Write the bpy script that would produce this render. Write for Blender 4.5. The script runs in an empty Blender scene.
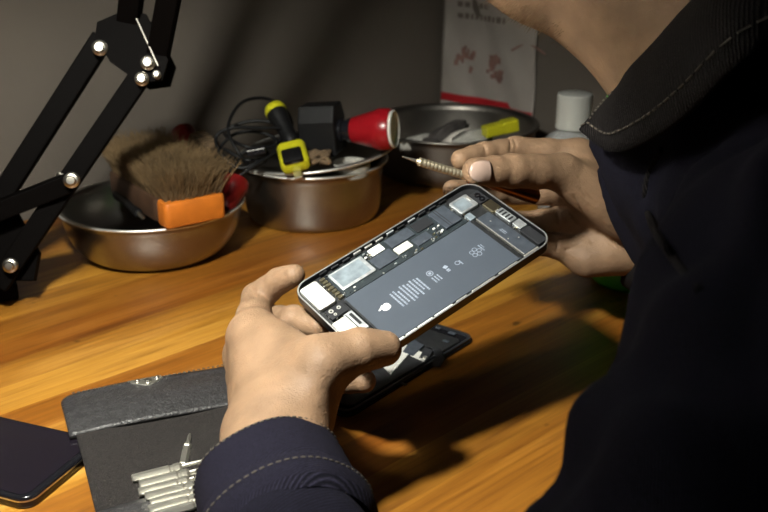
import bpy, bmesh, math, random
import numpy as np
from mathutils import Vector, Matrix
random.seed(7); rng = np.random.default_rng(7)
S = bpy.context.scene; COL = S.collection
PI = math.pi
# ---------------------------------------------------------------- camera model (table top = z 0, lens looks along +y, 21 deg down)
CAM_H = .33; PITCH = math.radians(21.0); FPX = 1000.0
Fv = np.array([0, math.cos(PITCH), -math.sin(PITCH)]); Rv = np.array([1., 0, 0]); Uv = np.array([0, math.sin(PITCH), math.cos(PITCH)])
Cv = np.array([0, 0, CAM_H])
def P(x, y, d):
    return Cv + d*(Fv + Rv*(x-384)/FPX - Uv*(y-256)/FPX)
def T(x, y, z=0.):
    v = Fv + Rv*(x-384)/FPX - Uv*(y-256)/FPX
    return Cv + v*((z-CAM_H)/v[2])
def nrm(v):
    v = np.asarray(v, float); return v/np.linalg.norm(v)

# ---------------------------------------------------------------- materials
MATS = {}
def mat(name, col, rough=.5, metal=0., bump=0., bscale=200., var=0., vscale=20., spec=.5, alpha=None, sss=0., trans=0., ior=1.45, emit=None, coat=0., sheen=0.):
    m = bpy.data.materials.new(name); m.use_nodes = True; nt = m.node_tree; b = nt.nodes['Principled BSDF']
    b.inputs['Base Color'].default_value = (*col, 1); b.inputs['Roughness'].default_value = rough; b.inputs['Metallic'].default_value = metal
    b.inputs['Specular IOR Level'].default_value = spec; b.inputs['IOR'].default_value = ior
    if trans: b.inputs['Transmission Weight'].default_value = trans
    if coat: b.inputs['Coat Weight'].default_value = coat
    if sheen: b.inputs['Sheen Weight'].default_value = sheen
    if sss:
        b.inputs['Subsurface Weight'].default_value = sss; b.inputs['Subsurface Radius'].default_value = (.006, .002, .001); b.inputs['Subsurface Scale'].default_value = 1.
    if emit: b.inputs['Emission Color'].default_value = (*emit[0], 1); b.inputs['Emission Strength'].default_value = emit[1]
    tc = nt.nodes.new('ShaderNodeTexCoord')
    if var:
        n = nt.nodes.new('ShaderNodeTexNoise'); n.inputs['Scale'].default_value = vscale; n.inputs['Detail'].default_value = 5
        nt.links.new(tc.outputs['Object'], n.inputs['Vector'])
        r = nt.nodes.new('ShaderNodeValToRGB'); r.color_ramp.elements[0].position = .3; r.color_ramp.elements[1].position = .7
        r.color_ramp.elements[0].color = (*[c*(1-var) for c in col], 1); r.color_ramp.elements[1].color = (*[min(1, c*(1+var)) for c in col], 1)
        nt.links.new(n.outputs['Fac'], r.inputs['Fac']); nt.links.new(r.outputs['Color'], b.inputs['Base Color'])
    if bump:
        n2 = nt.nodes.new('ShaderNodeTexNoise'); n2.inputs['Scale'].default_value = bscale; n2.inputs['Detail'].default_value = 4
        nt.links.new(tc.outputs['Object'], n2.inputs['Vector'])
        bp = nt.nodes.new('ShaderNodeBump'); bp.inputs['Strength'].default_value = bump; bp.inputs['Distance'].default_value = .001
        nt.links.new(n2.outputs['Fac'], bp.inputs['Height']); nt.links.new(bp.outputs['Normal'], b.inputs['Normal'])
    MATS[name] = m; return m

def wood_mat(name, dark, mid, light, ang, rough=.42):
    m = bpy.data.materials.new(name); m.use_nodes = True; nt = m.node_tree; b = nt.nodes['Principled BSDF']; L = nt.links.new
    tc = nt.nodes.new('ShaderNodeTexCoord'); mp = nt.nodes.new('ShaderNodeMapping'); mp.vector_type = 'TEXTURE'
    mp.inputs['Rotation'].default_value = (0, 0, ang); mp.inputs['Scale'].default_value = (1/1.2, 1/16., 1/16.)
    L(tc.outputs['Object'], mp.inputs['Vector'])
    n = nt.nodes.new('ShaderNodeTexNoise'); n.inputs['Scale'].default_value = 1.6; n.inputs['Detail'].default_value = 7; n.inputs['Roughness'].default_value = .6; n.inputs['Distortion'].default_value = .8
    L(mp.outputs[0], n.inputs['Vector'])
    r = nt.nodes.new('ShaderNodeValToRGB'); e = r.color_ramp.elements
    e[0].position = .34; e[0].color = (*dark, 1); e[1].position = .66; e[1].color = (*light, 1)
    k = e.new(.5); k.color = (*mid, 1)
    L(n.outputs['Fac'], r.inputs['Fac'])
    # fine dark pores along the grain
    mp2 = nt.nodes.new('ShaderNodeMapping'); mp2.vector_type = 'TEXTURE'; mp2.inputs['Rotation'].default_value = (0, 0, ang); mp2.inputs['Scale'].default_value = (1/9., 1/160., 1/160.)
    L(tc.outputs['Object'], mp2.inputs['Vector'])
    n2 = nt.nodes.new('ShaderNodeTexNoise'); n2.inputs['Scale'].default_value = 1.5; n2.inputs['Detail'].default_value = 5; L(mp2.outputs[0], n2.inputs['Vector'])
    r2 = nt.nodes.new('ShaderNodeValToRGB'); r2.color_ramp.elements[0].position = .3; r2.color_ramp.elements[0].color = (.62, .55, .5, 1); r2.color_ramp.elements[1].position = .55; r2.color_ramp.elements[1].color = (1, 1, 1, 1)
    L(n2.outputs['Fac'], r2.inputs['Fac'])
    mx = nt.nodes.new('ShaderNodeMix'); mx.data_type = 'RGBA'; mx.blend_type = 'MULTIPLY'; mx.inputs[0].default_value = .8
    L(r.outputs['Color'], mx.inputs[6]); L(r2.outputs['Color'], mx.inputs[7])
    # glued staves: a slow change of tone from strip to strip
    mp3 = nt.nodes.new('ShaderNodeMapping'); mp3.vector_type = 'TEXTURE'; mp3.inputs['Rotation'].default_value = (0, 0, ang); mp3.inputs['Scale'].default_value = (1/.6, 1/11., 1/11.)
    L(tc.outputs['Object'], mp3.inputs['Vector'])
    sx = nt.nodes.new('ShaderNodeSeparateXYZ'); L(tc.outputs['Object'], sx.inputs[0])
    wb_ = nt.nodes.new('ShaderNodeTexNoise'); wb_.inputs['Scale'].default_value = 3.; L(tc.outputs['Object'], wb_.inputs['Vector'])
    ad = nt.nodes.new('ShaderNodeMath'); ad.operation = 'MULTIPLY_ADD'; ad.inputs[1].default_value = .02; L(wb_.outputs['Fac'], ad.inputs[0]); L(sx.outputs['Y'], ad.inputs[2])
    fl = nt.nodes.new('ShaderNodeMath'); fl.operation = 'SNAP'; fl.inputs[1].default_value = .036; L(ad.outputs[0], fl.inputs[0])
    wn = nt.nodes.new('ShaderNodeTexWhiteNoise'); wn.noise_dimensions = '1D'; L(fl.outputs[0], wn.inputs['W'])
    mr = nt.nodes.new('ShaderNodeValToRGB'); mr.color_ramp.elements[0].color = (.66, .50, .42, 1); mr.color_ramp.elements[1].color = (1.25, 1.38, 1.6, 1); L(wn.outputs['Value'], mr.inputs['Fac'])
    mx2 = nt.nodes.new('ShaderNodeMix'); mx2.data_type = 'RGBA'; mx2.blend_type = 'MULTIPLY'; mx2.inputs[0].default_value = 1.
    L(mx.outputs[2], mx2.inputs[6]); L(mr.outputs['Color'], mx2.inputs[7])
    # dark worn specks
    n4 = nt.nodes.new('ShaderNodeTexNoise'); n4.inputs['Scale'].default_value = 34; n4.inputs['Detail'].default_value = 2; L(tc.outputs['Object'], n4.inputs['Vector'])
    r4 = nt.nodes.new('ShaderNodeValToRGB'); r4.color_ramp.elements[0].position = .25; r4.color_ramp.elements[0].color = (.25, .2, .18, 1); r4.color_ramp.elements[1].position = .29; r4.color_ramp.elements[1].color = (1, 1, 1, 1)
    L(n4.outputs['Fac'], r4.inputs['Fac'])
    mx3 = nt.nodes.new('ShaderNodeMix'); mx3.data_type = 'RGBA'; mx3.blend_type = 'MULTIPLY'; mx3.inputs[0].default_value = .9
    L(mx2.outputs[2], mx3.inputs[6]); L(r4.outputs['Color'], mx3.inputs[7])
    L(mx3.outputs[2], b.inputs['Base Color']); b.inputs['Roughness'].default_value = rough
    bp = nt.nodes.new('ShaderNodeBump'); bp.inputs['Strength'].default_value = .12; bp.inputs['Distance'].default_value = .001; L(n2.outputs['Fac'], bp.inputs['Height']); L(bp.outputs['Normal'], b.inputs['Normal'])
    MATS[name] = m; return m

def denim_mat(name, col, light, scale, strength=.7):
    m = bpy.data.materials.new(name); m.use_nodes = True; nt = m.node_tree; b = nt.nodes['Principled BSDF']; L = nt.links.new
    tc = nt.nodes.new('ShaderNodeTexCoord'); mp = nt.nodes.new('ShaderNodeMapping'); mp.inputs['Rotation'].default_value = (.3, .5, .75); L(tc.outputs['Object'], mp.inputs['Vector'])
    w = nt.nodes.new('ShaderNodeTexWave'); w.inputs['Scale'].default_value = scale; w.inputs['Distortion'].default_value = 1.2; w.inputs['Detail'].default_value = 2; w.inputs['Detail Scale'].default_value = 3.; L(mp.outputs[0], w.inputs['Vector'])
    n = nt.nodes.new('ShaderNodeTexNoise'); n.inputs['Scale'].default_value = 900; n.inputs['Detail'].default_value = 3; L(tc.outputs['Object'], n.inputs['Vector'])
    a = nt.nodes.new('ShaderNodeMath'); a.operation = 'MULTIPLY'; L(w.outputs['Fac'], a.inputs[0]); L(n.outputs['Fac'], a.inputs[1])
    r = nt.nodes.new('ShaderNodeValToRGB'); r.color_ramp.elements[0].position = .15; r.color_ramp.elements[0].color = (*col, 1); r.color_ramp.elements[1].position = .6; r.color_ramp.elements[1].color = (*light, 1)
    L(a.outputs[0], r.inputs['Fac']); L(r.outputs['Color'], b.inputs['Base Color']); b.inputs['Roughness'].default_value = .95; b.inputs['Specular IOR Level'].default_value = .1
    bp = nt.nodes.new('ShaderNodeBump'); bp.inputs['Strength'].default_value = strength; bp.inputs['Distance'].default_value = .0008; L(a.outputs[0], bp.inputs['Height']); L(bp.outputs['Normal'], b.inputs['Normal'])
    MATS[name] = m; return m

def skin_mat():
    m = mat('skin', (.228, .142, .085), .55, bump=.0, var=.22, vscale=45, sss=.06, spec=.35)
    nt = m.node_tree; b = nt.nodes['Principled BSDF']; L = nt.links.new; tc = nt.nodes.new('ShaderNodeTexCoord')
    v = nt.nodes.new('ShaderNodeTexVoronoi'); v.inputs['Scale'].default_value = 1100; L(tc.outputs['Object'], v.inputs['Vector'])
    n = nt.nodes.new('ShaderNodeTexNoise'); n.inputs['Scale'].default_value = 160; n.inputs['Detail'].default_value = 6; n.inputs['Distortion'].default_value = 1.; L(tc.outputs['Object'], n.inputs['Vector'])
    a = nt.nodes.new('ShaderNodeMath'); a.operation = 'MULTIPLY_ADD'; a.inputs[1].default_value = .35; L(v.outputs['Distance'], a.inputs[0]); L(n.outputs['Fac'], a.inputs[2])
    bp = nt.nodes.new('ShaderNodeBump'); bp.inputs['Strength'].default_value = .5; bp.inputs['Distance'].default_value = .0010
    L(a.outputs[0], bp.inputs['Height']); L(bp.outputs['Normal'], b.inputs['Normal'])
    return m

wood_mat('table_wood', (.19, .072, .008), (.31, .130, .013), (.42, .205, .032), 0.)
mat('wall_paint', (.120, .102, .084), .85, bump=.25, bscale=60, var=.06, vscale=6)
mat('floor_concrete', (.14, .13, .12), .8, var=.2, vscale=8)
mat('black_enamel', (.0018, .0014, .0013), .6, spec=.03, bump=.1, bscale=300)
mat('black_plastic', (.004, .004, .0044), .5, spec=.25)
mat('black_gloss', (.008, .008, .010), .12)
mat('screen_glass', (.010, .008, .012), .08, coat=.5)
mat('bolt_steel', (.55, .52, .46), .32, 1.)
mat('bowl_steel', (.36, .345, .315), .30, 1., bump=.06, bscale=90, var=.12, vscale=30)
mat('dull_steel', (.22, .205, .185), .4, 1., bump=.06, bscale=90, var=.15, vscale=30)
mat('bright_steel', (.80, .79, .75), .42, .9)
mat('bit_steel', (.80, .78, .70), .42, 1.)
mat('brass', (.74, .66, .48), .42, .9)
mat('copper', (.30, .14, .06), .3, 1.)
mat('orange_wood', (.42, .115, .010), .5, var=.15, vscale=60)
mat('brown_wood', (.050, .024, .012), .6, var=.3, vscale=60)
mat('bristle', (.16, .105, .05), .7, var=.45, vscale=70)
mat('red_plastic', (.23, .005, .009), .28)
mat('dark_red', (.14, .006, .006), .3)
mat('yellow_plastic', (.42, .40, .012), .42)
mat('white_plastic', (.62, .61, .56), .5)
mat('pale_scrap', (.32, .31, .28), .8, var=.2, vscale=80)
mat('dark_scrap', (.035, .03, .028), .8, var=.4, vscale=80)
mat('fibre_brown', (.10, .065, .035), .9, var=.4, vscale=150)
mat('clear_plastic', (.80, .82, .82), .25, trans=.75, ior=1.3)
mat('cap_plastic', (.50, .51, .48), .45, trans=.25, ior=1.3)
mat('green_plastic', (.04, .50, .02), .35)
mat('bag_white', (.34, .31, .28), .55, bump=.3, bscale=25, var=.08, vscale=18)
mat('bag_red', (.36, .012, .018), .5)
mat('bag_print', (.14, .115, .10), .7); mat('bag_print_red', (.22, .12, .10), .7, var=.3, vscale=90)
mat('leather', (.034, .033, .034), .34, bump=1., bscale=420, var=.25, vscale=200)
mat('suede', (.013, .0105, .0095), .95, bump=.8, bscale=900, var=.35, vscale=500)
mat('phone_frame', (.055, .055, .06), .3, .8)
mat('frame_edge', (.62, .63, .62), .38, .9)
mat('phone_tray', (.022, .023, .025), .45, .3, var=.3, vscale=300)
mat('battery_wrap', (.060, .072, .092), .36, .0, bump=.05, bscale=200)
mat('battery_ink', (.26, .30, .37), .5)
mat('logo_ink', (.75, .77, .80), .4)
mat('shield_metal', (.55, .58, .60), .5, .9, var=.30, vscale=150)
mat('shield_grey', (.085, .10, .125), .38, .5, var=.2, vscale=200)
mat('speaker_metal', (.80, .79, .74), .4, .35)
mat('flex_black', (.020, .021, .024), .4)
mat('gold_contact', (.70, .62, .42), .3, 1.)
mat('pcb', (.015, .022, .026), .5, var=.4, vscale=500)
mat('white_label', (.80, .80, .77), .5)
mat('bracket_pale', (.30, .36, .41), .35, .5, var=.35, vscale=120)
mat('nail', (.42, .30, .245), .25, spec=.6)
mat('hair', (.012, .010, .009), .6)
mat('eye_white', (.7, .68, .65), .2); mat('eye_dark', (.03, .015, .01), .15)
mat('thread', (.085, .072, .058), .8)
mat('trousers', (.02, .02, .025), .9, bump=.4, bscale=300)
mat('shoe', (.02, .018, .016), .5)
mat('stool_wood', (.16, .08, .035), .5, var=.3, vscale=30)
mat('bulb_glow', (1, .95, .85), .5, emit=((1, .93, .80), 6.))
mat('shade_inner', (.75, .74, .70), .5)
denim_mat('denim', (.0022, .0021, .0042), (.013, .012, .023), 280, .5)
denim_mat('denim_cuff', (.0035, .0033, .0065), (.022, .020, .036), 300, .6)
denim_mat('denim_collar', (.004, .0035, .004), (.026, .022, .021), 190, .8)
skin_mat()

# ---------------------------------------------------------------- object helpers
def obj(name, bm_or_data, material, parent=None, smooth=False, mw=None):
    if isinstance(bm_or_data, tuple):
        v, f = bm_or_data; me = bpy.data.meshes.new(name); me.from_pydata([tuple(map(float, q)) for q in v], [], [tuple(map(int, q)) for q in f]); me.update()
    else:
        bm = bm_or_data; bmesh.ops.recalc_face_normals(bm, faces=bm.faces[:]); me = bpy.data.meshes.new(name); bm.to_mesh(me); bm.free()
    me.materials.append(MATS[material])
    if smooth:
        me.polygons.foreach_set('use_smooth', [True]*len(me.polygons))
        if smooth != 'all':
            try: me.set_sharp_from_angle(angle=math.radians(38))
            except Exception: pass
    o = bpy.data.objects.new(name, me); COL.objects.link(o)
    if mw is not None and parent is None: o.matrix_world = mw
    if parent is not None:
        o.parent = parent
        if mw is not None: o.matrix_local = mw
    return o
def thing(name, label, cat, mw=None, group=None, parent=None):
    o = bpy.data.objects.new(name, None); o.empty_display_size = .02; COL.objects.link(o)
    if mw is not None: o.matrix_world = mw
    return tag(o, label, cat, group)
def tag(o, label, cat, group=None):
    o['label'] = label; o['category'] = cat
    if group: o['group'] = group
    return o
def struct(name, bm, m):
    o = obj(name, bm, m); o['kind'] = 'structure'; return o
def frame(origin, x, y, z):
    M = Matrix.Identity(4)
    for i, c in enumerate((x, y, z)):
        for r in range(3): M[r][i] = float(c[r])
    for r in range(3): M[r][3] = float(origin[r])
    return M
def zframe(o, ang=0.):
    return Matrix.Translation(Vector(map(float, o))) @ Matrix.Rotation(ang, 4, 'Z')
def axis_frame(a, b, up=(0, 0, 1)):
    """origin a, local z towards b, local y near up"""
    z = nrm(np.asarray(b)-np.asarray(a)); x = np.cross(up, z)
    if np.linalg.norm(x) < 1e-4: x = np.array([1., 0, 0])
    x = nrm(x); y = np.cross(z, x); return frame(a, x, y, z)
def NB(): return bmesh.new()
def add_box(bm, x0, x1, y0, y1, z0, z1, bev=0., seg=2, M=None):
    t = bmesh.new(); bmesh.ops.create_cube(t, size=1.)
    for v in t.verts: v.co = Vector(((x0+x1)/2+v.co.x*(x1-x0), (y0+y1)/2+v.co.y*(y1-y0), (z0+z1)/2+v.co.z*(z1-z0)))
    if bev: bmesh.ops.bevel(t, geom=t.edges[:], offset=bev, segments=seg, affect='EDGES', profile=.5)
    merge(bm, t, M)
def merge(bm, t, M=None):
    if M is not None: bmesh.ops.transform(t, matrix=M, verts=t.verts[:])
    me = bpy.data.meshes.new('tmp'); t.to_mesh(me); t.free(); bm.from_mesh(me); bpy.data.meshes.remove(me)
def rrect(x0, x1, y0, y1, r, n=6):
    pts = []
    for cx, cy, a0 in ((x1-r, y1-r, 0), (x0+r, y1-r, 90), (x0+r, y0+r, 180), (x1-r, y0+r, 270)):
        for i in range(n+1):
            a = math.radians(a0+90*i/n); pts.append((cx+r*math.cos(a), cy+r*math.sin(a)))
    return pts
def add_prism(bm, pts, z0, z1, bev=0., M=None, seg=2):
    t = bmesh.new(); vs = [t.verts.new((x, y, z0)) for x, y in pts]; f = t.faces.new(vs)
    ex = bmesh.ops.extrude_face_region(t, geom=[f]); up = [g for g in ex['geom'] if isinstance(g, bmesh.types.BMVert)]
    for v in up: v.co.z = z1
    bmesh.ops.recalc_face_normals(t, faces=t.faces[:])
    if bev:
        es = [e for e in t.edges if abs(e.verts[0].co.z-e.verts[1].co.z) < 1e-9]
        bmesh.ops.bevel(t, geom=es, offset=bev, segments=seg, affect='EDGES', profile=.5)
    merge(bm, t, M)
def add_ring_prism(bm, outer, inner, z0, z1, M=None):
    t = bmesh.new(); n = len(outer)
    lo = [t.verts.new((x, y, z0)) for x, y in outer]; hi = [t.verts.new((x, y, z1)) for x, y in outer]
    li = [t.verts.new((x, y, z0)) for x, y in inner]; hi2 = [t.verts.new((x, y, z1)) for x, y in inner]
    for i in range(n):
        j = (i+1) % n
        for q in ((lo[i], lo[j], hi[j], hi[i]), (li[j], li[i], hi2[i], hi2[j]), (hi[i], hi[j], hi2[j], hi2[i]), (lo[j], lo[i], li[i], li[j])): t.faces.new(q)
    merge(bm, t, M)
def add_lathe(bm, prof, n=48, M=None, cap=True, sx=1., sy=1.):
    t = bmesh.new(); rings = []
    for r, z in prof:
        if r < 1e-6: rings.append([t.verts.new((0, 0, z))])
        else: rings.append([t.verts.new((sx*r*math.cos(2*PI*i/n), sy*r*math.sin(2*PI*i/n), z)) for i in range(n)])
    for A, B in zip(rings, rings[1:]):
        for i in range(n):
            j = (i+1) % n
            if len(A) == 1 and len(B) == 1: continue
            if len(A) == 1: t.faces.new((A[0], B[j], B[i]))
            elif len(B) == 1: t.faces.new((A[i], A[j], B[0]))
            else: t.faces.new((A[i], A[j], B[j], B[i]))
    if cap:
        if len(rings[0]) > 1: t.faces.new(rings[0][::-1])
        if len(rings[-1]) > 1: t.faces.new(rings[-1])
    merge(bm, t, M)
def add_tube(bm, pts, r, n=10, closed=False, caps=True):
    pts = [np.asarray(p, float) for p in pts]; N = len(pts); rr = r if hasattr(r, '__len__') else [r]*N
    t = bmesh.new(); rings = []; up = np.array([.3, .2, .93]); prev = None
    for i in range(N):
        a = pts[(i-1) % N] if (closed or i > 0) else pts[i]; b = pts[(i+1) % N] if (closed or i < N-1) else pts[i]
        d = b-a
        if np.linalg.norm(d) < 1e-12: d = np.array([0, 0, 1.])
        d = nrm(d)
        if prev is None:
            x = np.cross(up, d)
            if np.linalg.norm(x) < .05: x = np.cross((1, 0, 0), d)
        else: x = prev-d*(prev@d)
        x = nrm(x); prev = x; y = np.cross(d, x)
        rings.append([t.verts.new(tuple(pts[i]+rr[i]*(x*math.cos(2*PI*k/n)+y*math.sin(2*PI*k/n)))) for k in range(n)])
    for i in range(N if closed else N-1):
        A, B = rings[i], rings[(i+1) % N]
        for k in range(n): t.faces.new((A[k], A[(k+1) % n], B[(k+1) % n], B[k]))
    if caps and not closed: t.faces.new(rings[0][::-1]); t.faces.new(rings[-1])
    merge(bm, t)
def catmull(pts, m=8, closed=False):
    pts = [np.asarray(p, float) for p in pts]; N = len(pts); out = []
    for i in range(N if closed else N-1):
        g = (lambda k: pts[k % N]) if closed else (lambda k: pts[min(max(k, 0), N-1)])
        p0, p1, p2, p3 = g(i-1), g(i), g(i+1), g(i+2)
        for s in range(m):
            u = s/m; out.append(.5*((2*p1)+(p2-p0)*u+(2*p0-5*p1+4*p2-p3)*u*u+(3*p1-p0-3*p2+p3)*u**3))
    if not closed: out.append(pts[-1])
    return out

# ---------------------------------------------------------------- distance-field modelling for the person and clothes
def rcone(p, a, b, r1, r2):
    a = np.asarray(a); ba = np.asarray(b)-a; l2 = max(ba@ba, 1e-12); pa = p-a
    h = np.clip((pa@ba)/l2, 0, 1); return np.sqrt(((pa-h[:, None]*ba)**2).sum(1))-(r1+(r2-r1)*h)
def ellip(p, c, r, B):
    q = (p-c)@B; r = np.asarray(r); k0 = np.sqrt(((q/r)**2).sum(1)); k1 = np.sqrt(((q/r**2)**2).sum(1))+1e-9
    return k0*(k0-1)/k1
def smin(a, b, k):
    if k <= 0: return np.minimum(a, b)
    h = np.clip(.5+.5*(b-a)/k, 0, 1); return b*(1-h)+a*h-k*h*(1-h)
class Field:
    def __init__(s): s.ops = []
    def cone(s, a, b, r1, r2, k=.006): s.ops.append(('c', np.asarray(a, float), np.asarray(b, float), r1, r2, k)); return s
    def ell(s, c, r, B=np.eye(3), k=.006): s.ops.append(('e', np.asarray(c, float), r, B, k)); return s
    def sub(s, f, k): s.ops.append(('f', f, k)); return s
    def carve(s, pts, r=.0009, k=.0022): s.ops.append(('x', [np.asarray(q) for q in pts], r, k)); return s
    def __call__(s, p):
        d = np.full(len(p), 1e3)
        for o in s.ops:
            if o[0] == 'c': d = smin(d, rcone(p, o[1], o[2], o[3], o[4]), o[5])
            elif o[0] == 'e': d = smin(d, ellip(p, o[1], o[2], o[3]), o[4])
            elif o[0] == 'f': d = smin(d, o[1](p), o[2])
            elif o[0] == 'w': d = d+o[1](p)
            else:
                for a, b in zip(o[1], o[1][1:]): d = -smin(-d, rcone(p, a, b, o[2], o[2]), o[3])
        return d
    def trace(s, x, y, d0=.35):
        v = Fv+Rv*(x-384)/FPX-Uv*(y-256)/FPX; L = np.linalg.norm(v); t = d0*L
        for _ in range(80):
            q = Cv+v/L*t; e = float(s(q[None])[0]); t += e*.8
            if e < 2e-5 or t > 1.4: break
        return Cv+v/L*t
def nets(f, lo, hi, res, newton=2):
    lo = np.asarray(lo, float); n = np.ceil((np.asarray(hi)-lo)/res).astype(int)+1
    ax = [lo[i]+res*np.arange(n[i]) for i in range(3)]
    V = np.empty(n, np.float64)
    Y, Z = np.meshgrid(ax[1], ax[2], indexing='ij')
    step = max(1, int(400000/(n[1]*n[2])))
    for i in range(0, n[0], step):
        xs = ax[0][i:i+step]; m = len(xs)
        p = np.empty((m, n[1], n[2], 3)); p[..., 0] = xs[:, None, None]; p[..., 1] = Y; p[..., 2] = Z
        V[i:i+m] = f(p.reshape(-1, 3)).reshape(m, n[1], n[2])
    ins = V < 0
    c = n-1; cnt = np.zeros(c); acc = np.zeros((*c, 3))
    corners = [(i, j, k) for i in (0, 1) for j in (0, 1) for k in (0, 1)]
    sl = lambda o: tuple(slice(o[i], o[i]+c[i]) for i in range(3))
    for a in corners:
        for d in range(3):
            if a[d] == 0:
                b = list(a); b[d] = 1; va, vb = V[sl(a)], V[sl(b)]; x = (va < 0) != (vb < 0)
                with np.errstate(all='ignore'): t = np.where(x, va/(va-vb), 0)
                for e in range(3): acc[..., e] += np.where(x, a[e]+(t if e == d else 0), 0)
                cnt += x
    act = cnt > 0; idx = -np.ones(c, int); idx[act] = np.arange(act.sum())
    cell = np.argwhere(act); verts = lo+res*(cell+acc[act]/cnt[act][:, None])
    faces = []
    for d in range(3):
        e1, e2 = [(1, 2), (2, 0), (0, 1)][d]
        A = ins.take(range(n[d]-1), d); B = ins.take(range(1, n[d]), d); ch = np.argwhere(A != B)
        ch = ch[(ch[:, e1] > 0) & (ch[:, e2] > 0) & (ch[:, e1] < c[e1]) & (ch[:, e2] < c[e2])]
        s = A[tuple(ch.T)]
        o1 = np.zeros(3, int); o1[e1] = 1; o2 = np.zeros(3, int); o2[e2] = 1
        q = np.stack([idx[tuple((ch-o1-o2).T)], idx[tuple((ch-o2).T)], idx[tuple(ch.T)], idx[tuple((ch-o1).T)]], 1)
        q[~s] = q[~s][:, ::-1]; faces.append(q)
    F = np.concatenate(faces); F = F[(F >= 0).all(1)]
    for _ in range(newton):
        h = res*.3; d0 = f(verts); g = np.stack([(f(verts+np.eye(3)[i]*h)-f(verts-np.eye(3)[i]*h))/(2*h) for i in range(3)], 1)
        gl = (g**2).sum(1); stp = np.where(gl > .05, d0/np.maximum(gl, .05), 0); stp = np.clip(stp, -res*.6, res*.6); verts = verts-g*stp[:, None]
    return verts, F
def joinmesh(parts):
    V, F, o = [], [], 0
    for v, f in parts: V.append(v); F.append(f+o); o += len(v)
    return np.concatenate(V), np.concatenate(F)
def fast_obj(name, vf, material, parent):
    v, f = vf; me = bpy.data.meshes.new(name); me.vertices.add(len(v)); me.vertices.foreach_set('co', v.astype(np.float32).ravel())
    me.loops.add(f.size); me.loops.foreach_set('vertex_index', f.astype(np.int32).ravel())
    me.polygons.add(len(f)); me.polygons.foreach_set('loop_start', (np.arange(len(f))*4).astype(np.int32)); me.polygons.foreach_set('loop_total', np.full(len(f), 4, np.int32))
    me.update(calc_edges=True); me.validate(); me.polygons.foreach_set('use_smooth', [True]*len(me.polygons)); me.materials.append(MATS[material])
    o = bpy.data.objects.new(name, me); COL.objects.link(o); o.parent = parent; return o

# ================================================================ THE SETTING
KX, KY = .08, 1.40                                   # the corner of the room, on the bench top
wa = np.array([math.cos(math.radians(44)), math.sin(math.radians(44)), 0])     # along the back wall (to the right, away)
wb = np.array([wa[1], -wa[0], 0])                                               # along the right wall, towards the viewer
ROOM = frame((KX, KY, 0), wa, -wb, (0, 0, 1))        # local: x<0 along the back wall, y<0 into the room
SA = math.radians(1)
SIDE = ROOM @ Matrix.Rotation(SA, 4, 'Z')
FZ = -.75
b = NB(); add_box(b, -3.2, .1, 0, .1, FZ, 1.75); o = struct('wall_back', b, 'wall_paint'); o.matrix_world = ROOM
b = NB(); add_box(b, 0, .1, -3.0, .03, FZ, 1.75); o = struct('wall_right', b, 'wall_paint'); o.matrix_world = SIDE
b = NB(); add_box(b, -3.2, .9, -3.0, .1, FZ-.1, FZ); o = struct('floor', b, 'floor_concrete'); o.matrix_world = ROOM

bench = thing('workbench', 'orange-brown wooden workbench top running into the corner of the grey walls', 'table', ROOM)
TD = .705
b = NB(); add_prism(b, [(-1.75, -TD), (TD*math.tan(SA)-.006, -TD), (-.006, -.004), (-1.75, -.004)], -.035, 0, .003); obj('tabletop', b, 'table_wood', bench)
for lx in (-1.68, -.07):
    for ly in (-TD+.06, -.07):
        b = NB(); add_box(b, lx-.03, lx+.03, ly-.03, ly+.03, FZ, -.035, .003); obj('leg', b, 'brown_wood', bench)
b = NB(); add_box(b, -1.65, -.10, -.085, -.06, -.115, -.035, .002); obj('apron', b, 'brown_wood', bench)

# ---- printed plastic bag against the right-hand wall
bag = thing('plastic_bag', 'off-white printed plastic bag with a red bottom band hanging on the wall behind the bowls', 'bag', SIDE)
def bagz(s, z): return .004+.0028*math.sin(s*46+z*15)+.002*math.sin(z*38-s*22)+.0012*math.sin(s*120+z*60)
def bag_patch(s0, s1, z0, z1, off, ns, nz, f=None, th=.0012):
    """thin sheet on the right wall; s runs from the corner along the wall, off lifts it off the sheet below"""
    V, F = [], []
    for side in (0, 1):
        for i in range(ns+1):
            for j in range(nz+1):
                s = s0+(s1-s0)*i/ns; z = z0+(z1-z0)*j/nz
                if f: z = f(s, z)
                V.append((-(bagz(s, z)+off+(th if side else 0)), -s, z))
    m = (ns+1)*(nz+1); q = lambda i, j, k: k*m+i*(nz+1)+j
    for i in range(ns):
        for j in range(nz): F += [(q(i, j, 0), q(i+1, j, 0), q(i+1, j+1, 0), q(i, j+1, 0)), (q(i, j, 1), q(i, j+1, 1), q(i+1, j+1, 1), q(i+1, j, 1))]
    for i in range(ns): F += [(q(i, 0, 0), q(i, 0, 1), q(i+1, 0, 1), q(i+1, 0, 0)), (q(i, nz, 0), q(i+1, nz, 0), q(i+1, nz, 1), q(i, nz, 1))]
    for j in range(nz): F += [(q(0, j, 0), q(0, j+1, 0), q(0, j+1, 1), q(0, j, 1)), (q(ns, j, 0), q(ns, j, 1), q(ns, j+1, 1), q(ns, j+1, 0))]
    return V, F
BS1 = .166
obj('bag_sheet', bag_patch(.008, BS1, .012, .34, 0., 40, 60), 'bag_white', bag, 'all')
obj('red_band', bag_patch(.009, BS1-.001, .030, .041, .0016, 40, 6, lambda s, z: z+(.003 if s < .125 else -.003), .0003), 'bag_red', bag, 'all')
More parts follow.
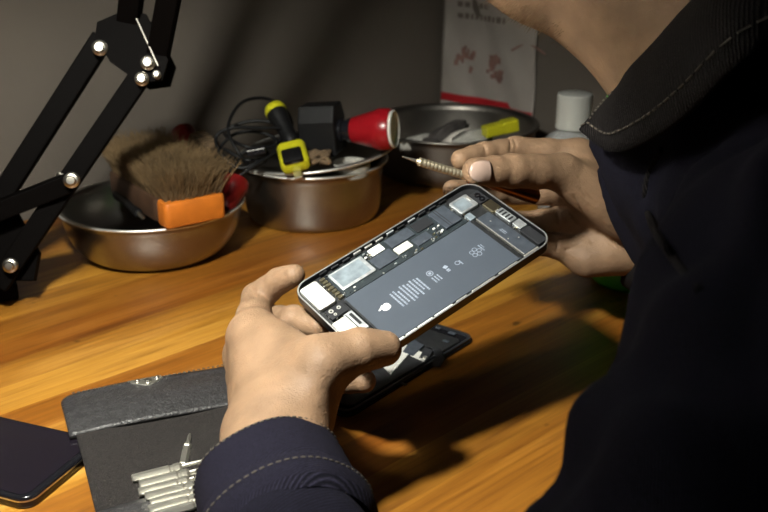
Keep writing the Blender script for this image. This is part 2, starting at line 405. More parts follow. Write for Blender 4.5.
for k, (s0, s1, z) in enumerate([(.03, .105, .245), (.03, .09, .225), (.03, .10, .205), (.03, .115, .185), (.03, .085, .165), (.03, .115, .15)]):
    V, F = [], []; s = s0
    while s < s1:
        w = random.uniform(.004, .011); v, f = bag_patch(s, min(s+w, s1), z-.0035, z+.0025+random.uniform(0, .002), .0012, 3, 2, None, .0002); F += [tuple(i+len(V) for i in q) for q in f]; V += v; s += w+.003
    obj('printed_line', (V, F), 'bag_print', bag)
def blob(s, z, r, n=22):
    V, F = [], []
    for k in range(n):
        a = random.uniform(0, 2*PI); q = r*math.sqrt(random.random()); u, w = s+q*math.cos(a), z+q*math.sin(a)*1.3; h = random.uniform(.0015, .004)
        v, f = bag_patch(u-h, u+h, w-h, w+h*1.2, .0012+k*.00002, 2, 2, None, .0002); F += [tuple(i+len(V) for i in q2) for q2 in f]; V += v
    return V, F
for s, z, r in ((.048, .095, .016), (.10, .085, .014)): obj('printed_picture', blob(s, z, r), 'bag_print_red', bag)
b = NB(); add_tube(b, [ (-(bagz(s, .1)+.0016), -s, .115+.010*math.sin((s-.13)/.05*PI)) for s in np.linspace(.13, .18, 14)], .0013, 6); obj('printed_arc', b, 'bag_print_red', bag)

# ================================================================ BOWLS AND WHAT IS IN THEM
def steel_bowl(name_label, c, prof, m):
    t = thing('steel_bowl', name_label, 'bowl', zframe((c[0], c[1], 0)))
    b = NB(); add_lathe(b, prof, 72, cap=False); obj('body', b, m, t, 'all')
    rr = max(prof)[0]; rz = max(prof)[1]; b = NB(); add_tube(b, [((rr-.0006)*math.cos(a), (rr-.0006)*math.sin(a), rz) for a in np.linspace(0, 2*PI, 72, endpoint=False)], .0013, 8, True); obj('rim', b, 'bright_steel' if m == 'bowl_steel' else 'dull_steel', t, 'all')  # rim brighter than the shinier bowls: edge highlight put into its colour
    return t
def bowl_profile(rb, rr, h, th, curve, lip):
    out = []
    for i in range(15):
        u = i/14; a = u*PI/2
        out.append((rb+(rr-rb)*math.sin(a)**curve[0], .0+h*(1-math.cos(a))**curve[1]))
    outer = [(0, 0.0)]+[(rb*.97, 0.)]+out
    rim = [(rr+lip, h+.0005), (rr+lip+.0012, h+.002), (rr+lip, h+.0035), (rr-th, h+.0025)]
    inner = [(max(r-th, 0), z+th) for r, z in out[::-1] if z+th < h]+[(0, th)]
    return outer+rim+inner
B1, B2, B3 = np.array([-.213, .875]), np.array([-.073, .985]), np.array([.080, 1.150])
steel_bowl('round steel bowl holding the bristle brush, nearest the lamp', B1, bowl_profile(.052, .081, .046, .0012, (1., .9), .002), 'bowl_steel')
bb = steel_bowl('straight-sided steel bowl heaped with cables, a torch and yellow-handled tools', B2, bowl_profile(.058, .0715, .057, .0012, (.55, 1.25), .004), 'bowl_steel')
steel_bowl('wide dark steel bowl in the corner holding scraps and a yellow stub', B3, bowl_profile(.078, .097, .054, .0014, (.7, 1.1), .003), 'dull_steel')

# brush: block with an orange end, bristles up
f_end = np.array([-.161, .808]); b_end = np.array([-.236, .912]); bd = nrm(b_end-f_end); bl = np.linalg.norm(b_end-f_end)
br = thing('bristle_brush', 'wooden brush with an orange end and thick brown bristles, lying across the steel bowl', 'brush', frame((f_end[0], f_end[1], .0505), (bd[1], -bd[0], 0), (bd[0], bd[1], 0), (0, 0, 1)))
HW = .0275
b = NB(); add_prism(b, rrect(-HW, HW, .016, bl, .010, 5), 0, .021, .002); obj('block', b, 'brown_wood', br, True)
b = NB(); add_prism(b, rrect(-HW-.0006, HW+.0006, -.004, .0165, .005, 5), -.0005, .0222, .003); obj('end_cap', b, 'orange_wood', br, True)
V, F = [], []
for k in range(3400):
    x = random.uniform(-1, 1); y = random.random(); x0 = x*(HW-.003); y0 = -.001+y*(bl-.006)
    hgt = .033*random.uniform(.78, 1.05); lx = x*.012+random.gauss(0, .0045); ly = (y-.45)*.030+random.gauss(0, .0045)
    r = random.uniform(.00028, .0005); base = len(V); cs = random.uniform(-.004, .004); cu = random.uniform(-.004, .004)
    for s in (0., .35, .7, 1.):
        px_ = x0+lx*s**1.5+cs*math.sin(s*3); py_ = y0+ly*s**1.5+cu*math.sin(s*3); pz = .021+hgt*s*(1-.06*abs(x)); rr = r*(1-.55*s)
        for a in range(3): V.append((px_+rr*math.cos(a*2.094), py_+rr*math.sin(a*2.094), pz))
    for s in range(3):
        for a in range(3): i, j = base+s*3+a, base+s*3+(a+1) % 3; F.append((i, j, j+3, i+3))
    F.append((base+9, base+10, base+11))
bo = obj('bristles', (V, F), 'bristle', br)

def handle_tool(name, label, cat, a, bpt, r0, r1, m, tipm='bolt_steel', shaft=.05, sr=.002, group=None):
    """a rounded grip from a to bpt with a steel shaft leaving at bpt"""
    L = float(np.linalg.norm(np.asarray(bpt)-np.asarray(a)))
    t = thing(name, label, cat, axis_frame(a, bpt), group)
    pr = [(0, 0), (r0*.6, .001), (r0*.92, .004), (r0, .01)]+[(r0+(r1-r0)*u-.0014*math.sin(u*PI), .01+(L-.014)*u) for u in (.2, .4, .6, .8, 1.)]+[(r1*.8, L-.001), (0, L)]
    b = NB(); add_lathe(b, pr, 24); obj('handle', b, m, t, True)
    if shaft:
        b = NB(); add_lathe(b, [(sr, L-.002), (sr, L+shaft*.85), (sr*.45, L+shaft), (0, L+shaft)], 12); obj('shaft', b, tipm, t, True)
    return t
handle_tool('screwdriver', 'black slim tool lying in front of the brush over the rim of the steel bowl', 'screwdriver', P(116, 193, .93), P(139, 214, .865), .0050, .0042, 'black_plastic', 'bolt_steel', .014, .002)
handle_tool('screwdriver', 'dark red glossy handle standing beside the orange brush end', 'screwdriver', P(238, 178, .92), P(224, 212, .90), .0130, .0095, 'dark_red', 'bolt_steel', .02, .002)
handle_tool('screwdriver', 'dark red handle end rising behind the bristles, by the wall', 'screwdriver', P(181, 127, .985), P(200, 180, .962), .0125, .010, 'dark_red', 'bolt_steel', .012, .002)
# small ribbed wooden block behind the bristles
rb = thing('wood_clamp', 'small ribbed grey-brown block just right of the hidden red handle', 'clamp', axis_frame(P(212, 152, .955), P(194, 136, .965)))
b = NB(); add_box(b, -.009, .009, -.007, .007, 0, .026, .0015); obj('body', b, 'fibre_brown', rb)
for i in range(5):
    b = NB(); add_box(b, -.0095, .0095, -.0078, .0078, .002+i*.005, .0045+i*.005, .0008); obj('rib', b, 'fibre_brown', rb)

# --- second bowl: tilted steel lid, cable, torch, yellow tools
lid_c = np.array([B2[0]+.004, B2[1]+.002, .0665])
ln = nrm((-.10, -.02, 1)); lx_ = nrm(np.cross((0, 1, 0), ln)); ly_ = np.cross(ln, lx_)
lid = thing('steel_dish', 'shallow steel dish nested tilted in the top of the cable bowl', 'dish', frame(lid_c, lx_, ly_, ln))
b = NB(); add_lathe(b, [(0, -.020), (.04, -.0195), (.058, -.012), (.072, -.001), (.0795, .0), (.0805, .0008), (.0795, .0016), (.0715, .0004), (.0575, -.0105), (.04, -.018), (0, -.0185)], 72, cap=False); obj('dish_body', b, 'dull_steel', lid, 'all')
b = NB(); add_tube(b, [(.0802*math.cos(a), .0802*math.sin(a), .0008) for a in np.linspace(0, 2*PI, 72, endpoint=False)], .0013, 8, True); obj('rim', b, 'bright_steel', lid, 'all')  # highlight line of the dish edge put into a brighter steel colour
cab = thing('black_cable', 'tangled black cable hanging in loops over the left of the cable bowl', 'cable', zframe((B2[0]-.05, B2[1], .08)))
def to_local(o, pts): Mi = o.matrix_basis.inverted(); return [np.array(Mi @ Vector(map(float, p))) for p in pts]
def loop(pts, m=9, closed=False, r=.0017):
    bm = NB(); add_tube(bm, catmull(to_local(cab, pts), m, closed), r, 8, closed); return bm
L1 = [P(250, 166, .95), P(238, 152, .94), P(228, 128, .95), P(240, 104, .97), P(262, 98, .99), P(282, 106, 1.0), P(292, 124, 1.0), P(286, 140, .99)]
obj('cord', loop(L1), 'black_plastic', cab, 'all')
obj('cord', loop([P(290, 128, .97), P(262, 128, .96), P(232, 128, .95), P(216, 137, .95), P(222, 155, .94), P(240, 168, .935), P(262, 160, .94), P(292, 143, .955)]), 'black_plastic', cab, 'all')
obj('cord', loop([P(298, 137, .965), P(276, 152, .945), P(254, 166, .93), P(238, 176, .925), P(231, 172, .93), P(228, 160, .94)]), 'black_plastic', cab, 'all')
obj('cord', loop([P(218, 150, .96), P(235, 134, .97), P(258, 132, .97), P(276, 140, .965), P(270, 156, .95), P(246, 160, .945), P(226, 150, .95)], 9, True), 'black_plastic', cab, 'all')
obj('cord', loop([P(224, 132, .98), P(246, 122, .985), P(270, 122, .985), P(284, 132, .98), P(272, 146, .97), P(244, 146, .96)], 9, True), 'black_plastic', cab, 'all')
obj('cord', loop([P(236, 160, .95), P(248, 150, .955), P(262, 148, .955), P(268, 156, .95), P(258, 166, .945), P(244, 168, .94)], 9, True), 'black_plastic', cab, 'all')
b = NB(); M = axis_frame(*to_local(cab, [P(247, 153, .935), P(262, 150, .935)])); add_box(b, -.004, .004, -.003, .003, 0, .018, .001, 2, M); obj('cable_plug', b, 'black_gloss', cab)
handle_tool('screwdriver', 'black screwdriver with a yellow butt sticking up from the cable', 'screwdriver', P(273, 106, .985), P(294, 146, .965), .0105, .0085, 'black_plastic', 'bolt_steel', .012, .0025)
sc = bpy.data.objects['screwdriver.003'] if 'screwdriver.003' in bpy.data.objects else None
if sc:
    b = NB(); add_lathe(b, [(0, -.0015), (.006, -.001), (.0092, .001), (.0108, .005), (.0109, .009), (.009, .0095)], 24); obj('butt_cap', b, 'yellow_plastic', sc, True)
# yellow utility knife
kn = thing('utility_knife', 'yellow tool with a black grip panel leaning on the front rim of the cable bowl', 'knife', axis_frame(P(298, 175, .935), P(290, 143, .965), (0, -.8, .6)))
b = NB(); add_prism(b, rrect(-.0138, .0138, .002, .017, .006, 5), 0, .032, .004); obj('body', b, 'yellow_plastic', kn, True)
b = NB(); add_prism(b, rrect(-.0085, .0105, .0158, .0205, .002, 4), -.001, .017, .0015); obj('grip_panel', b, 'black_plastic', kn, True)
b = NB(); add_box(b, -.004, .004, .002, .006, -.010, .001, .0008); obj('blade', b, 'bolt_steel', kn)
# torch: black square body, neck, red head
t0, t1 = P(322, 131, .975), P(392, 129, .955)
to = thing('torch', 'torch with a black square body and flared red head lying on the cable bowl', 'torch', axis_frame(t0, t1))
Lt = float(np.linalg.norm(t1-t0))
b = NB(); add_prism(b, [(-.019, -.020), (.017, -.020), (.019, .012), (.012, .0265), (-.012, .0265), (-.019, .012)], -.018, .019, .002); obj('body', b, 'black_plastic', to)
b = NB(); add_box(b, -.014, .014, -.026, -.019, -.012, .012, .002); obj('switch', b, 'black_gloss', to)
b = NB(); add_lathe(b, [(.0115, .018), (.0115, .022), (.0095, .023), (.0095, .026), (.0115, .027), (.0115, .031), (.0105, .032)], 32); obj('neck', b, 'black_gloss', to, True)
b = NB(); add_lathe(b, [(.0112, .0305), (.0125, .032), (.0185, .055), (.0200, .058), (.0200, Lt-.003), (.0190, Lt), (.0172, Lt+.0005), (.0172, Lt-.003)], 48, cap=False); obj('head', b, 'red_plastic', to, True)
b = NB(); add_lathe(b, [(0, Lt-.002), (.0165, Lt-.002), (.0174, Lt), (.0182, Lt+.002), (.0170, Lt+.003), (.015, Lt), (0, Lt)], 48); obj('lens', b, 'white_plastic', to, True)
# white cap, brown fibre
wc = P(350, 163, .975)
b = NB(); add_lathe(b, [(0, -.012), (.018, -.012), (.0195, -.010), (.0195, 0), (.0185, .0012), (.0165, .0012), (.016, -.004), (0, -.004)], 40)
tag(obj('grey_lid', b, 'pale_scrap', None, True, zframe(wc)), 'pale plastic lid lying in the cable bowl under the red torch head', 'lid')
b = NB(); pts = [P(318+12*math.sin(k*1.9), 158+7*math.cos(k*2.3), .955+.012*math.sin(k*.8)) for k in range(26)]
add_tube(b, catmull(pts, 6), .0022, 6); tag(obj('twine', b, 'fibre_brown', None, 'all'), 'brown twisted twine bunched behind the bowl rim beside the yellow tool', 'twine')

# --- third bowl: scraps, yellow stub
def scrap(label, a, bq, w, th, m, bend, name='scrap', group=None):
    a, bq = np.asarray(a), np.asarray(bq); V, F = [], []; ax = bq-a; side = nrm(np.cross(ax, (0, -.5, 1))); up = nrm(np.cross(side, ax)); N, K = 12, 6
    for s in (0, 1):
        for i in range(N+1):
            for j in range(K+1):
                u = i/N; v = j/K-.5; ww = w*(math.sin(PI*min(max(u, .06), .94))**.6)*(1+.15*math.sin(u*9))
                V.append(a+ax*u+side*v*ww+up*(bend*math.sin(u*PI)+.004*math.sin(v*7+u*5)*bend/.01-(th if s else 0)*(1-(2*v)**2*.7)))
    m_ = (N+1)*(K+1); q = lambda i, j, s: s*m_+i*(K+1)+j
    for i in range(N):
        for j in range(K): F += [(q(i, j, 0), q(i+1, j, 0), q(i+1, j+1, 0), q(i, j+1, 0)), (q(i, j, 1), q(i, j+1, 1), q(i+1, j+1, 1), q(i+1, j, 1))]
    for i in range(N): F += [(q(i, 0, 0), q(i, 0, 1), q(i+1, 0, 1), q(i+1, 0, 0)), (q(i, K, 0), q(i+1, K, 0), q(i+1, K, 1), q(i, K, 1))]
    for j in range(K): F += [(q(0, j, 0), q(0, j+1, 0), q(0, j+1, 1), q(0, j, 1)), (q(N, j, 0), q(N, j, 1), q(N, j+1, 1), q(N, j+1, 0))]
    return tag(obj(name, (V, F), m, None, 'all'), label, 'scrap', group)
scrap('pale rounded scrap beside the red torch head in the corner bowl', P(402, 146, 1.10), P(438, 140, 1.12), .022, .009, 'pale_scrap', .006)
scrap('pale scrap under the yellow stub in the corner bowl', P(452, 141, 1.12), P(492, 136, 1.12), .022, .009, 'pale_scrap', .006)
scrap('dark crumpled strip lying across the pale scraps in the corner bowl', P(426, 143, 1.105), P(468, 124, 1.12), .020, .003, 'dark_scrap', .008)
scrap('small dark flake at the tip of the dark strip in the corner bowl', P(424, 138, 1.11), P(440, 150, 1.09), .016, .003, 'dark_scrap', .004)
ym = thing('marker_stub', 'yellow marker stub lying on the scraps in the corner bowl', 'marker', axis_frame(P(484, 132, 1.11), P(517, 124, 1.12)))
b = NB(); add_prism(b, rrect(-.008, .008, -.006, .006, .002, 4), 0, .022, .001); obj('body', b, 'yellow_plastic', ym)
b = NB(); add_prism(b, rrect(-.0072, .0072, -.0068, .0075, .002, 4), .0215, .040, .0015); obj('cap', b, 'yellow_plastic', ym)

# ---- bottles at the right
cb = thing('clear_bottle', 'small clear plastic bottle with a frosted white cap standing against the wall', 'bottle', zframe((.190, .985, 0)))
b = NB(); add_lathe(b, [(0, 0), (.029, 0), (.031, .003), (.031, .068), (.029, .076), (.022, .083), (.0145, .087), (.0145, .096), (.0132, .096), (.0132, .086), (.021, .081), (.0275, .074), (.0295, .067), (.0295, .004), (0, .002)], 48, cap=False); obj('body', b, 'clear_plastic', cb, 'all')
pr = [(.0178, .0905)]; 
for i in range(7): z = .093+i*.004; pr += [(.0178, z), (.0172, z+.002)]
pr += [(.0178, .1215), (.0170, .1245), (.0150, .1252), (0, .1252)]
b = NB(); add_lathe(b, pr, 48); obj('cap', b, 'cap_plastic', cb, True)
b = NB(); add_lathe(b, [(0, .0025), (.0290, .0045), (.0290, .058), (0, .058)], 40); obj('liquid', b, 'clear_plastic', cb, True)
gb = thing('green_bottle', 'tall green bottle standing behind the right wrist', 'bottle', zframe((.218, .805, 0)))
b = NB(); add_lathe(b, [(0, 0), (.036, 0), (.0385, .003), (.0385, .012), (.0375, .016), (.0365, .15), (.0345, .19), (.026, .212), (.013, .222), (.013, .236), (0, .236)], 56); obj('body', b, 'green_plastic', gb, True)
b = NB(); add_lathe(b, [(.0155, .228), (.0155, .248), (.014, .250), (0, .250)], 32); obj('cap', b, 'white_plastic', gb, True)

# ================================================================ DESK LAMP (base, parallel bars, joint plate, upper arm, head)
lm = thing('desk_lamp', 'black articulated desk lamp with paired arm bars at the left of the bench', 'lamp', zframe((-.330, .80, 0)))
def lo(*pts): return [np.asarray(p, float)-np.array([-.330, .80, 0]) for p in pts]
def lbar(a, c, w, m='black_enamel', name='arm_bar'):
    a, c = lo(a, c); L = float(np.linalg.norm(c-a)); M = axis_frame(a, c, (0, -1, 0)); bm = NB(); add_box(bm, -w/2, w/2, -w/2, w/2, 0, L, .0012, 2, M); return obj(name, bm, m, lm)
def lbolt(p, r=.0058):
    p = lo(p)[0]; v = nrm(Cv*np.array([0, 0, 1.])-(p+np.array([-.330, .80, 0]))); v = nrm((0.15, -1, .25)); M = axis_frame(p, p+v); bm = NB()
    add_lathe(bm, [(0, 0), (r, 0), (r, .0035), (r*.85, .0045), (r*.62, .0048), (r*.62, .0075), (r*.5, .0085), (0, .0087)], 20, M); return obj('bolt', bm, 'bolt_steel', lm, True)
D0 = .83
# ridged base with clamp foot
b = NB(); bx0, by0 = -.045, -.045
M = Matrix.Translation(Vector((-.028, -.012, 0))) @ Matrix.Rotation(math.radians(24), 4, 'Z')
add_box(b, -.085, .040, -.05, .05, 0, .014, .002, 2, M); obj('base', b, 'black_enamel', lm)
for k in range(6):
    b = NB(); add_box(b, -.080+k*.0195, -.069+k*.0195, -.049, .049, .0135, .024, .002, 2, M); obj('base_rib', b, 'black_enamel', lm)
# lower arm: two parallel bars
lbar(P(-62, 296, .80), P(103, 38, .80), .0165); lbar(P(-2, 285, .795), P(146, 68, .795), .0165)
b = NB(); add_prism(b, [(-.028, -.012), (.030, -.012), (.034, .010), (.012, .050), (-.022, .062)], -.004, .004, .001, frame(lo(P(-2, 266, .805))[0], (1, 0, 0), (0, .36, .93), (0, -.93, .36))); obj('lower_bracket', b, 'black_enamel', lm)
lbar(P(-10, 214, .785), P(70, 182, .785), .0150, name='cross_link')
b = NB(); pts = catmull(lo(*[P(62+6*math.cos(k*.9), 183+6*math.sin(k*.9)-k*.22, .79+.004*math.sin(k*.9)) for k in range(20)]), 4); add_tube(b, pts, .0012, 6); obj('tension_spring', b, 'bolt_steel', lm, 'all')
# joint plate and its four bolts
jp = [(95, 36), (97, 22), (125, 10), (146, 14), (168, 60), (162, 80), (140, 83), (110, 62)]
pl = lo(*[P(x, y, .785) for x, y in jp]); ncam = nrm(np.cross(pl[2]-pl[0], pl[5]-pl[0]))
if ncam @ np.array([0, -1, .3]) < 0: ncam = -ncam
bm = NB(); fr = [bm.verts.new(tuple(q)) for q in pl]; bk = [bm.verts.new(tuple(q-ncam*.004)) for q in pl]
bm.faces.new(fr); bm.faces.new(bk[::-1])
for i in range(8): bm.faces.new((fr[i], fr[(i+1) % 8], bk[(i+1) % 8], bk[i]))
obj('joint_plate', bm, 'black_enamel', lm)
bm = NB(); fr = [bm.verts.new(tuple(q-ncam*.028)) for q in pl]; bk = [bm.verts.new(tuple(q-ncam*.032)) for q in pl]
bm.faces.new(fr); bm.faces.new(bk[::-1])
for i in range(8): bm.faces.new((fr[i], fr[(i+1) % 8], bk[(i+1) % 8], bk[i]))
obj('joint_plate', bm, 'black_enamel', lm)
for x, y, d, r in ((100, 48, .785, .0062), (148, 63, .783, .0058), (142, 79, .783, .0056), (157, 75, .785, .0036), (11, 265, .783, .0058), (72, 180, .775, .0062)): lbolt(P(x, y, d), r)
# upper arm and head
hx = nrm((.04, .53, -.84))
HEAD = np.array([-.172, .410, .388])
up1 = np.array([-.070, .620, .550]);
lbar(P(128, 30, .80), up1+np.array([-.02, 0, .01]), .0165, name='upper_arm_bar'); lbar(P(157, 62, .80), up1+np.array([.02, 0, .004]), .0165, name='upper_arm_bar')
b = NB(); add_tube(b, lo(P(136, 18, .781), P(158, 66, .781)), .0008, 6); obj('tension_wire', b, 'bolt_steel', lm, True)
b = NB(); add_tube(b, lo(up1+np.array([0, 0, .008]), HEAD-hx*.172), .008, 12); obj('head_bracket', b, 'black_enamel', lm, True)
HM = axis_frame(lo(HEAD)[0], lo(HEAD)[0]-hx, (0, 1, 0))
b = NB(); add_lathe(b, [(.090, 0), (.0895, .03), (.085, .08), (.070, .115), (.045, .135), (.026, .142), (.026, .172), (.022, .179), (0, .179)], 56, HM, cap=False); obj('lamp_shade', b, 'black_enamel', lm, 'all')
b = NB(); add_lathe(b, [(.0895, .0006), (.0882, .03), (.0837, .08), (.0687, .114), (.044, .1335), (.0245, .1415), (.0245, .170)], 56, HM, cap=False); obj('shade_lining', b, 'shade_inner', lm, 'all')
b = NB(); add_lathe(b, [(0, .1125), (.010, .113), (.017, .117), (.018, .125), (.013, .142), (0, .144)], 32, HM); obj('bulb', b, 'bulb_glow', lm, 'all')

# ================================================================ THE OPEN PHONE in the hands
pu, pv, pn, po = np.array([.7841, .5380, .3095]), np.array([.6144, -.7432, -.2648]), np.array([-.0875, -.3978, .9133]), np.array([-.0559, .5487, .0987])
pu = nrm(pu); pn = nrm(pn-pu*(pn@pu)); pv = np.cross(pu, pn)*(1 if np.cross(pu, pn)@pv > 0 else -1)
PL, PW = .1434, .0767
# local axes: x = length, y = -width (right handed), z = out of the open face; component table uses (u, v) in millimetres
PM = frame(po, pu, -pv, pn)
ph = thing('phone', 'opened phone body with battery and boards exposed, held up in both hands', 'phone', PM)
def mm(u0, u1, v0, v1): return u0/1000, u1/1000, -v1/1000, -v0/1000
def comp(name, u0, u1, v0, v1, z0, z1, m, bev=.0, r=.0006, parent=ph):
    x0, x1, y0, y1 = mm(u0, u1, v0, v1); bm = NB(); add_prism(bm, rrect(x0, x1, y0, y1, min(r, (x1-x0)/2.1, (y1-y0)/2.1), 4), z0/1000, z1/1000, bev); return obj(name, bm, m, parent)
x0, x1, y0, y1 = mm(0, PL*1000, 0, PW*1000)
b = NB(); add_prism(b, rrect(x0, x1, y0, y1, .0105, 8), -.0074, -.0036, .0022, None, 3); obj('back_shell', b, 'phone_frame', ph, True)
b = NB(); add_ring_prism(b, rrect(x0, x1, y0, y1, .0105, 8), rrect(x0+.0013, x1-.0013, y0+.0013, y1-.0013, .0093, 8), -.0050, 0); obj('frame', b, 'phone_frame', ph, True)
b = NB(); add_ring_prism(b, rrect(x0+.0002, x1-.0002, y0+.0002, y1-.0002, .0103, 8), rrect(x0+.0011, x1-.0011, y0+.0011, y1-.0011, .0094, 8), -.0002, .00025); obj('frame_lip', b, 'frame_edge', ph, True)
b = NB(); add_prism(b, rrect(x0+.0012, x1-.0012, y0+.0012, y1-.0012, .0094, 8), -.0040, -.0034); obj('inner_tray', b, 'phone_tray', ph)
Z = lambda h: -3.4+h
bat = comp('battery', 18.6, 119.0, 28.2, 73.6, Z(0), Z(2.4), 'battery_wrap', .0005, .0015)
comp('battery_edge_tape', 116.9, 119.4, 29.0, 73.0, Z(2.3), Z(2.5), 'phone_tray')
comp('battery_edge_tape', 18.2, 19.6, 29.5, 72.5, Z(1.9), Z(2.48), 'phone_tray')
# battery print: logo with its leaf, text lines, marks
def ink(pts, m, name, par=bat):
    bm = NB(); add_prism(bm, [(u/1000, -v/1000) for u, v in pts], (Z(2.4))/1000, (Z(2.4)+.03)/1000); return obj(name, bm, m, par)
lc, lv = 33.4, 49.8; ap = []
for i in range(48):
    a = 2*PI*i/48; r = 3.0*(1+.05*math.cos(2*a)); u = r*1.02*math.cos(a); v = r*.98*math.sin(a)
    if math.cos(a) < -.86: u += .55*(abs(math.cos(a))-.86)/.14       # dip under the leaf
    if math.cos(a) > .93: u -= .3*(math.cos(a)-.93)/.07              # cleft at the foot
    dx, dy = u+.3, v+3.3; dd = math.hypot(dx, dy)                     # the bite
    if dd < 1.15 and dd > 1e-6: u, v = -.3+dx*1.15/dd, -3.3+dy*1.15/dd
    ap.append((lc+u, lv+v))
ink(ap, 'logo_ink', 'logo')
ink([(lc-3.2+1.0*math.cos(a)*1.15-.55, lv-.5+.6*math.sin(a)-.35*math.cos(a)) for a in np.linspace(0, 2*PI, 14, endpoint=False)], 'logo_ink', 'logo_leaf')
def inkrow(u, v0, v1, w):
    bm = NB(); v = v0
    while v < v1:
        l = random.uniform(.5, 1.9); e = min(v+l, v1)
        add_prism(bm, [(u/1000, -v/1000), ((u+w)/1000, -v/1000), ((u+w)/1000, -e/1000), (u/1000, -e/1000)], Z(2.4)/1000, (Z(2.4)+.03)/1000); v = e+.32
    return bm
for k, (u, a, c) in enumerate([(41.0, 43.5, 56.5), (43.4, 43, 56.8), (45.8, 45.0, 55.8), (48.6, 42.5, 57.5), (51, 43, 57), (53.4, 44, 55), (55.8, 42.8, 57.2), (58.4, 43.5, 54.5), (60.6, 44, 56.5)]):
    obj('printed_text', inkrow(u, a, c, 1.15), 'battery_ink', bat)
def ringpts(u, v, r, n=20): return [(u+r*math.cos(2*PI*i/n), v+r*math.sin(2*PI*i/n)) for i in range(n)]
def inkring(u, v, r, w, name='printed_mark'):
    bm = NB(); add_ring_prism(bm, [(a/1000, -c/1000) for a, c in ringpts(u, v, r)], [(a/1000, -c/1000) for a, c in ringpts(u, v, r-w)], Z(2.4)/1000, (Z(2.4)+.03)/1000); return obj(name, bm, 'battery_ink', bat)
inkring(69.5, 46.5, 2.2, .5); ink(ringpts(69.5, 46.5, 1.0), 'battery_ink', 'printed_mark')
for u in (67.6, 69.6, 71.6): obj('printed_text', inkrow(u, 50, 55, .9), 'battery_ink', bat)
ink([(78, 48), (80.6, 47.2), (81.4, 49.5), (79, 50.2)], 'battery_ink', 'printed_mark'); obj('printed_text', inkrow(78.4, 50.8, 53, 2.2), 'battery_ink', bat)
inkring(87.3, 51.0, 1.7, .45); obj('printed_text', inkrow(88.8, 50, 54, .9), 'battery_ink', bat)
for i in range(5): a = i*2*PI/5; inkring(101.5+2.5*math.cos(a), 51.8+2.5*math.sin(a), 1.6, .4)
obj('printed_text', inkrow(106, 48, 54, .8), 'battery_ink', bat); obj('printed_text', inkrow(107.6, 48.6, 52, .6), 'battery_ink', bat)
# charging-port end
comp('loudspeaker', 3.2, 15.2, 4.6, 26.2, Z(0), Z(3.0), 'speaker_metal', .0004, .0018)
b = NB()
for k in range(7): 
    X0, X1, Y0, Y1 = mm(17.6, 20.8, 5.0+k*3.1, 6.9+k*3.1); add_prism(b, rrect(X0, X1, Y0, Y1, .0004, 3), Z(0)/1000, (Z(2.1)+.12*(k % 3))/1000)
obj('contact_strip', b, 'gold_contact', ph)
fx = comp('port_flex', 4.6, 16.2, 28.6, 36.8, Z(0), Z(2.5), 'flex_black', .0003)
for (u, v, r) in ((7.6, 31.2, 1.5), (12.8, 31.6, 1.3), (8.2, 34.6, 1.0)):
    b = NB(); add_ring_prism(b, [(a/1000, -c/1000) for a, c in ringpts(u, v, r)], [(a/1000, -c/1000) for a, c in ringpts(u, v, r*.5)], Z(2.5)/1000, Z(2.85)/1000); obj('solder_ring', b, 'bright_steel', fx)
comp('taptic_cover', 1.9, 11.8, 39.5, 53.0, Z(0), Z(2.9), 'speaker_metal', .0004, .001)
comp('port_bracket', 12.6, 17.2, 38.2, 55.0, Z(0), Z(2.6), 'shield_metal', .0003)
comp('port_bracket_slot', 13.9, 15.9, 40.0, 50.5, Z(2.6), Z(2.75), 'flex_black')
comp('antenna_module', 2.2, 11.5, 56.0, 72.5, Z(0), Z(2.4), 'shield_grey', .0004)
# logic board
comp('logic_board', 22.0, 117.0, 3.6, 26.6, Z(-.1), Z(.7), 'pcb')
comp('board_shield', 23.4, 48.6, 5.2, 21.6, Z(.6), Z(1.7), 'shield_metal', .0003, .0012)
comp('shield_tape', 25.0, 46.0, 6.6, 19.5, Z(1.68), Z(1.8), 'bracket_pale')
comp('board_shield', 50.0, 65.2, 11.8, 22.4, Z(.6), Z(1.65), 'shield_grey', .0003)
comp('white_sticker', 54.0, 63.6, 4.6, 10.8, Z(.6), Z(1.5), 'white_label')
comp('board_shield', 67.0, 85.4, 4.9, 13.4, Z(.6), Z(1.7), 'shield_grey', .0003)
comp('board_connector', 66.5, 78.0, 14.6, 20.8, Z(.6), Z(1.9), 'speaker_metal', .0003)
comp('board_shield', 80.0, 92.0, 15.6, 23.0, Z(.6), Z(1.5), 'shield_grey', .0003)
comp('board_chip', 87.5, 100.5, 5.0, 13.5, Z(.6), Z(1.5), 'flex_black', .0002)
fb = comp('flex_band', 102.2, 115.2, 5.4, 23.4, Z(0), Z(2.3), 'shield_grey', .0004)
for u in (105.6, 107.4): comp('flex_seam', u, u+.5, 5.6, 23.2, Z(2.3), Z(2.42), 'flex_black', parent=fb)
comp('camera_cover', 117.6, 132.3, 7.2, 20.4, Z(0), Z(2.7), 'shield_metal', .0005, .0016)
comp('cover_label', 119.2, 128.5, 9.0, 19.0, Z(2.7), Z(2.78), 'bracket_pale')
comp('camera_screw_boss', 129.8, 131.3, 10.5, 14.6, Z(2.7), Z(3.2), 'bright_steel')
# small solder parts
for k in range(90):
    u, v = random.choice([(random.uniform(86, 101), random.uniform(14, 25)), (random.uniform(22, 100), random.uniform(22.6, 26)), (random.uniform(48.5, 53.5), random.uniform(5, 12)), (random.uniform(93, 101), random.uniform(14, 24)), (random.uniform(133, 138), random.uniform(28, 55)), (random.uniform(16, 22.5), random.uniform(4, 26)), (random.uniform(116, 121), random.uniform(5, 28)), (random.uniform(4, 17), random.uniform(28.5, 38))])
    s = random.uniform(.4, 1.3); comp('solder_part', u, u+s*random.uniform(1, 1.9), v, v+s, Z(.6), Z(1.1+random.random()*.8), random.choice(['gold_contact', 'bright_steel', 'flex_black', 'shield_metal', 'white_label']), 0., .0001)
